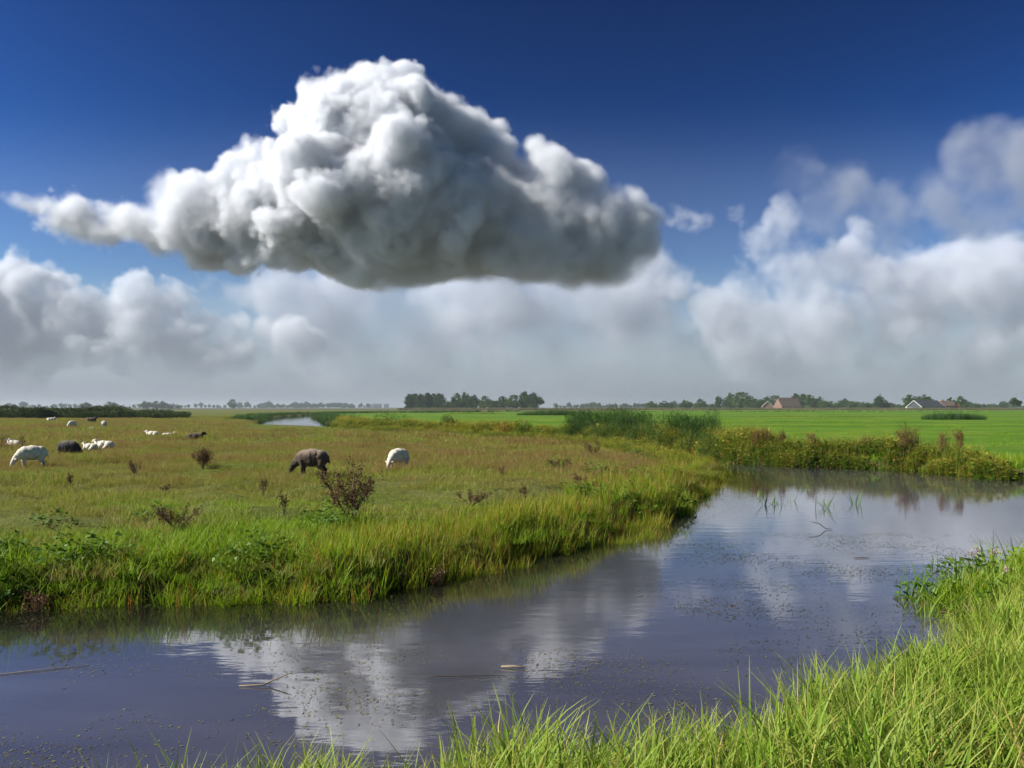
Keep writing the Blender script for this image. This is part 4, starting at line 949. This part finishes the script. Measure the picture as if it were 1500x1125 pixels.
# ------------------------------------------------------------------ plants standing in the water
def sprig(label, px, py, h, n, seed, w=.35):
    x, y = at(px, py, 0); p = blades(n, w / 2, (h * .5, h), (.018, .032), (.1, .8), (-.2, .9), 5, seed, fold=.35)
    me = mesh_np('water_grass', p[0], p[1], [M_HERB]); attr(me, 'rnd', p[2]); attr(me, 'tip', p[3])
    o = link('water_grass', me); o.location = (x, y, 0); o.rotation_euler.z = random.uniform(0, 6); tag(o, label, 'water plant', 'grass sprigs in the water')
for i, a in enumerate([('leftmost grass sprig standing in the open water', 1118, 729, .36, 5), ('dense grass sprig in the water, second from the left', 1126, 739, .5, 9), ('small grass sprig in the water, third from the left', 1143, 737, .42, 6), ('thin grass sprig in the water, fourth from the left', 1155, 734, .4, 4),
        ('thin far grass sprig in the water behind the others', 1182, 718, .4, 5), ('bushy grass sprig in the water in the middle', 1204, 745, .5, 12), ('thin grass sprig right beside the bushy one', 1214, 744, .4, 5), ('spreading grass sprig in the water at the right', 1253, 738, .5, 9), ('single grass blade in the water right of the bushy sprig', 1229, 742, .2, 2)]):
    sprig(*a, 500 + i)

# leafy plants at the right water edge
def leafy(label, x, y, h, w, n, mat, seed, flowers=0, blade=(.02, .04), cat='plant', name='water_plant'):
    e = link(name, None); e.location = (x, y, max(-.05, float(height(NEAR, .52, np.array([x]), np.array([y]), rise=.9)[0]))); tag(e, label, cat, 'plants at the right water edge')
    p = join(blades(n, w / 2, (h * .5, h), blade, (.05, .6), (.1, 1.0), 5, seed), leaves(n * 2, w / 2, h * .6, (.05, .12), seed + 1, (-.2, 1.)))
    me = mesh_np('foliage', p[0], p[1], [mat]); attr(me, 'rnd', p[2]); attr(me, 'tip', p[3]); link('foliage', me, e)
    r = random.Random(seed)
    for k in range(flowers):
        a = r.uniform(0, 6.28); t = r.uniform(0, w * .4); top = Vector((math.cos(a) * t, math.sin(a) * t, h * r.uniform(.6, .8)))
        v, q = tube([(top.x * .4, top.y * .4, 0), (top.x * .8, top.y * .8, top.z * .6), top], [.006, .005, .003], 5); st = link('flower_stem', mesh_np('flower_stem', v, q, [M_STALK], True), e)
        c = np.array(top) + np.random.default_rng(seed + k).normal(0, .022, (40, 3)); g = np.random.default_rng(k).standard_normal((40, 2, 3)) * .007
        V = np.stack([c - g[:, 0], c + g[:, 1], c + g[:, 0], c - g[:, 1]], 1).reshape(-1, 3)
        link('flower_head', mesh_np('flower_head', V, np.arange(160).reshape(-1, 4), [M_PINK]), st)
M_PINK = simple('pale_pink_petals', (.40, .28, .27), .8, .25, 30)
leafy('clump of dark green sword leaves at the right water edge', 5.35, 10.7, .6, .95, 80, M_HERB, 601)
leafy('leafy weed with dull pink flower heads right of the sword leaves', 6.05, 10.9, .5, .7, 34, M_HERB, 602, 3, (.012, .02))
leafy('tall leafy weed at the right edge of the picture', 7.6, 12.6, .7, 1.3, 90, M_LUSH, 603, 0, (.015, .03))
leafy('low leafy plant behind the sword leaves', 6.6, 12.3, .42, 1.1, 60, M_HERB, 604, 0, (.012, .025))
leafy('small weed with a dull pink flower among the near grass', 5.5, 9.5, .45, .4, 14, M_HERB, 605, 1, (.01, .018))
leafy('low leafy waterside plant at the far right', 8.7, 13.6, .5, 1.3, 80, M_LUSH, 606, 0, (.015, .03))

# ------------------------------------------------------------------ things floating on the water
M_FLOAT = grass_mat('floating_leaves', (.13, .13, .03), (.22, .20, .05), (.2, .2, .05), trans=.1, dry=(.25, (.09, .06, .03)), gloss=.04)
M_DARKFLOAT = grass_mat('dark_floating_leaves', (.035, .045, .018), (.07, .08, .025), (.06, .06, .02), trans=.1, dry=(.2, (.11, .08, .04)), gloss=.04)
def flakes(n, size, leaf, seed, lift=.010):
    r = np.random.default_rng(seed); c = np.stack([r.uniform(-size, size, n), r.uniform(-size, size, n), np.full(n, .005)], 1)
    a = r.uniform(0, 6.28, n); s = r.uniform(leaf[0], leaf[1], n); u = np.stack([np.cos(a), np.sin(a), r.uniform(0, .35, n)], 1) * s[:, None]; v = np.stack([-np.sin(a), np.cos(a), r.uniform(-.1, .3, n)], 1) * s[:, None] * r.uniform(.25, .7, n)[:, None]
    V = np.stack([c - u, c + v, c + u, c - v], 1); V[:, :, 2] = np.maximum(V[:, :, 2], .004)
    return V.reshape(-1, 3), np.arange(n * 4).reshape(n, 4), np.repeat(r.uniform(0, 1, n), 4), np.full(n * 4, .3)
fl = [proto('flake_patch', flakes(110, .42, (.004, .017), 700 + s), M_FLOAT) for s in range(4)]
fd = [proto('dark_flake_patch', flakes(80, .5, (.005, .022), 710 + s), M_DARKFLOAT) for s in range(4)]
def on_water(x0, x1, y0, y1, per, cond, seed):
    r = np.random.default_rng(seed); n = int((x1 - x0) * (y1 - y0) * per); x = r.uniform(x0, x1, n); y = r.uniform(y0, y1, n)
    m = np.maximum(edge_sd(MEADOW, x, y), edge_sd(NEAR, x, y)); k = (m < -.25) & (r.uniform(0, 1, n) < cond(x, y, m)); return np.stack([x[k], y[k], np.zeros(k.sum())], 1)
P = on_water(-7, 2.6, 4.4, 9.4, 12., lambda x, y, m: np.clip((8.8 - y) / 1.8, 0, 1) * np.clip(.2 + .9 * lump(x, y * 1.6, .75, 3) + .4 * lump(x, y * 2, .25, 4), 0, 1), 720)
scatter('duckweed', fl, P, rng.uniform(.6, 1.1, len(P)), 'yellow green floating specks on the near water at left', seed=721, tilt=0)
P = on_water(0, 9, 8, 17, 7., lambda x, y, m: np.clip((x - .12 * y - .3) / 1.5, 0, 1) * np.clip((16.3 - y) / 1.2, 0, 1) * np.clip(.45 + .8 * lump(x, y * 1.5, .9, 5) + .3 * lump(x, y * 2, .3, 4), 0, 1), 722)
scatter('duckweed', fd, P, rng.uniform(.6, 1.2, len(P)), 'dark floating leaves on the water before the right bank', seed=723, tilt=0)
P = on_water(-8, 12, 8, 32, 6., lambda x, y, m: (m > -.9) * (edge_sd(MEADOW, x, y) > -.8) * np.clip(.25 + .6 * lump(x, y, .7, 6), 0, 1), 724)
scatter('duckweed', fd, P, rng.uniform(.5, .9, len(P)), 'dark floating weed along the foot of the meadow bank', seed=725, tilt=0)
P = on_water(3.6, 8.5, 15.4, 17.2, 26., lambda x, y, m: np.exp(-((y - 16.1 - .12 * lump(x, y, .8)) / .16) ** 2), 726)
scatter('floating_mat', fl + fd, P, rng.uniform(.35, .6, len(P)), 'thin brown mat of debris floating across the right water', seed=727, tilt=0)
M_STRAW = simple('dead_reed', (.36, .27, .15), .8, .3, 12)
def driftwood(label, x, y, pts, rad, mat=M_STRAW):
    pts = [Vector(p) for p in pts]; pts = [pts[0] + (pts[0] - pts[1]) * .04] + pts + [pts[-1] + (pts[-1] - pts[-2]) * .04]
    v, q = tube(pts, [rad * .1, rad * .75] + [rad] * (len(pts) - 4) + [rad * .6, rad * .06], 6); o = link('floating_stalk', mesh_np('floating_stalk', v, q, [mat], True)); o.location = (x, y, 0.004)
    tag(o, label, 'stalk', 'dead stalks floating on the water')
x, y = at(385, 1006); driftwood('bent pale reed stalk floating on the near water', x, y, [(-.2, 0, .005), (0, .0, .012), (.06, .05, .03), (.22, .08, .09)], .007)
x, y = at(752, 979); driftwood('short thick straw coloured stalk afloat in mid water', x, y, [(-.11, .01, .01), (0, 0, .014), (.11, -.01, .01)], .010)
x, y = at(640, 995); driftwood('dark end of a twig afloat left of the straw stalk', x, y, [(-.1, -.03, .01), (0, 0, .02), (.3, .06, .008), (.6, .09, .004)], .004, M_STALK)
x, y = at(40, 985); driftwood('long thin reed leaf afloat near the left edge', x, y, [(-.3, -.12, .004), (0, 0, .006), (.45, .2, .004)], .005)
x, y = at(1262, 818); driftwood('brown stick afloat on the right water', x, y, [(-.12, 0, .005), (0, .01, .009), (.12, 0, .005)], .007, M_STALK)
x, y = at(1200, 776); driftwood('thin bent twig standing out of the right water', x, y, [(-.16, 0, .15), (.0, 0, .12), (.12, 0, .02), (.25, 0, .01)], .008, M_STALK)

# ------------------------------------------------------------------ haze over the whole plain
v, q = box(-7300, 9300, -60, 9300, -1.6, 40)
hz = link('haze', mesh_np('haze', v, q)); m = vapour('haze_air', .00014, (.62, .68, .75), .2); hz.data.materials.append(m); tag(hz, kind='stuff')
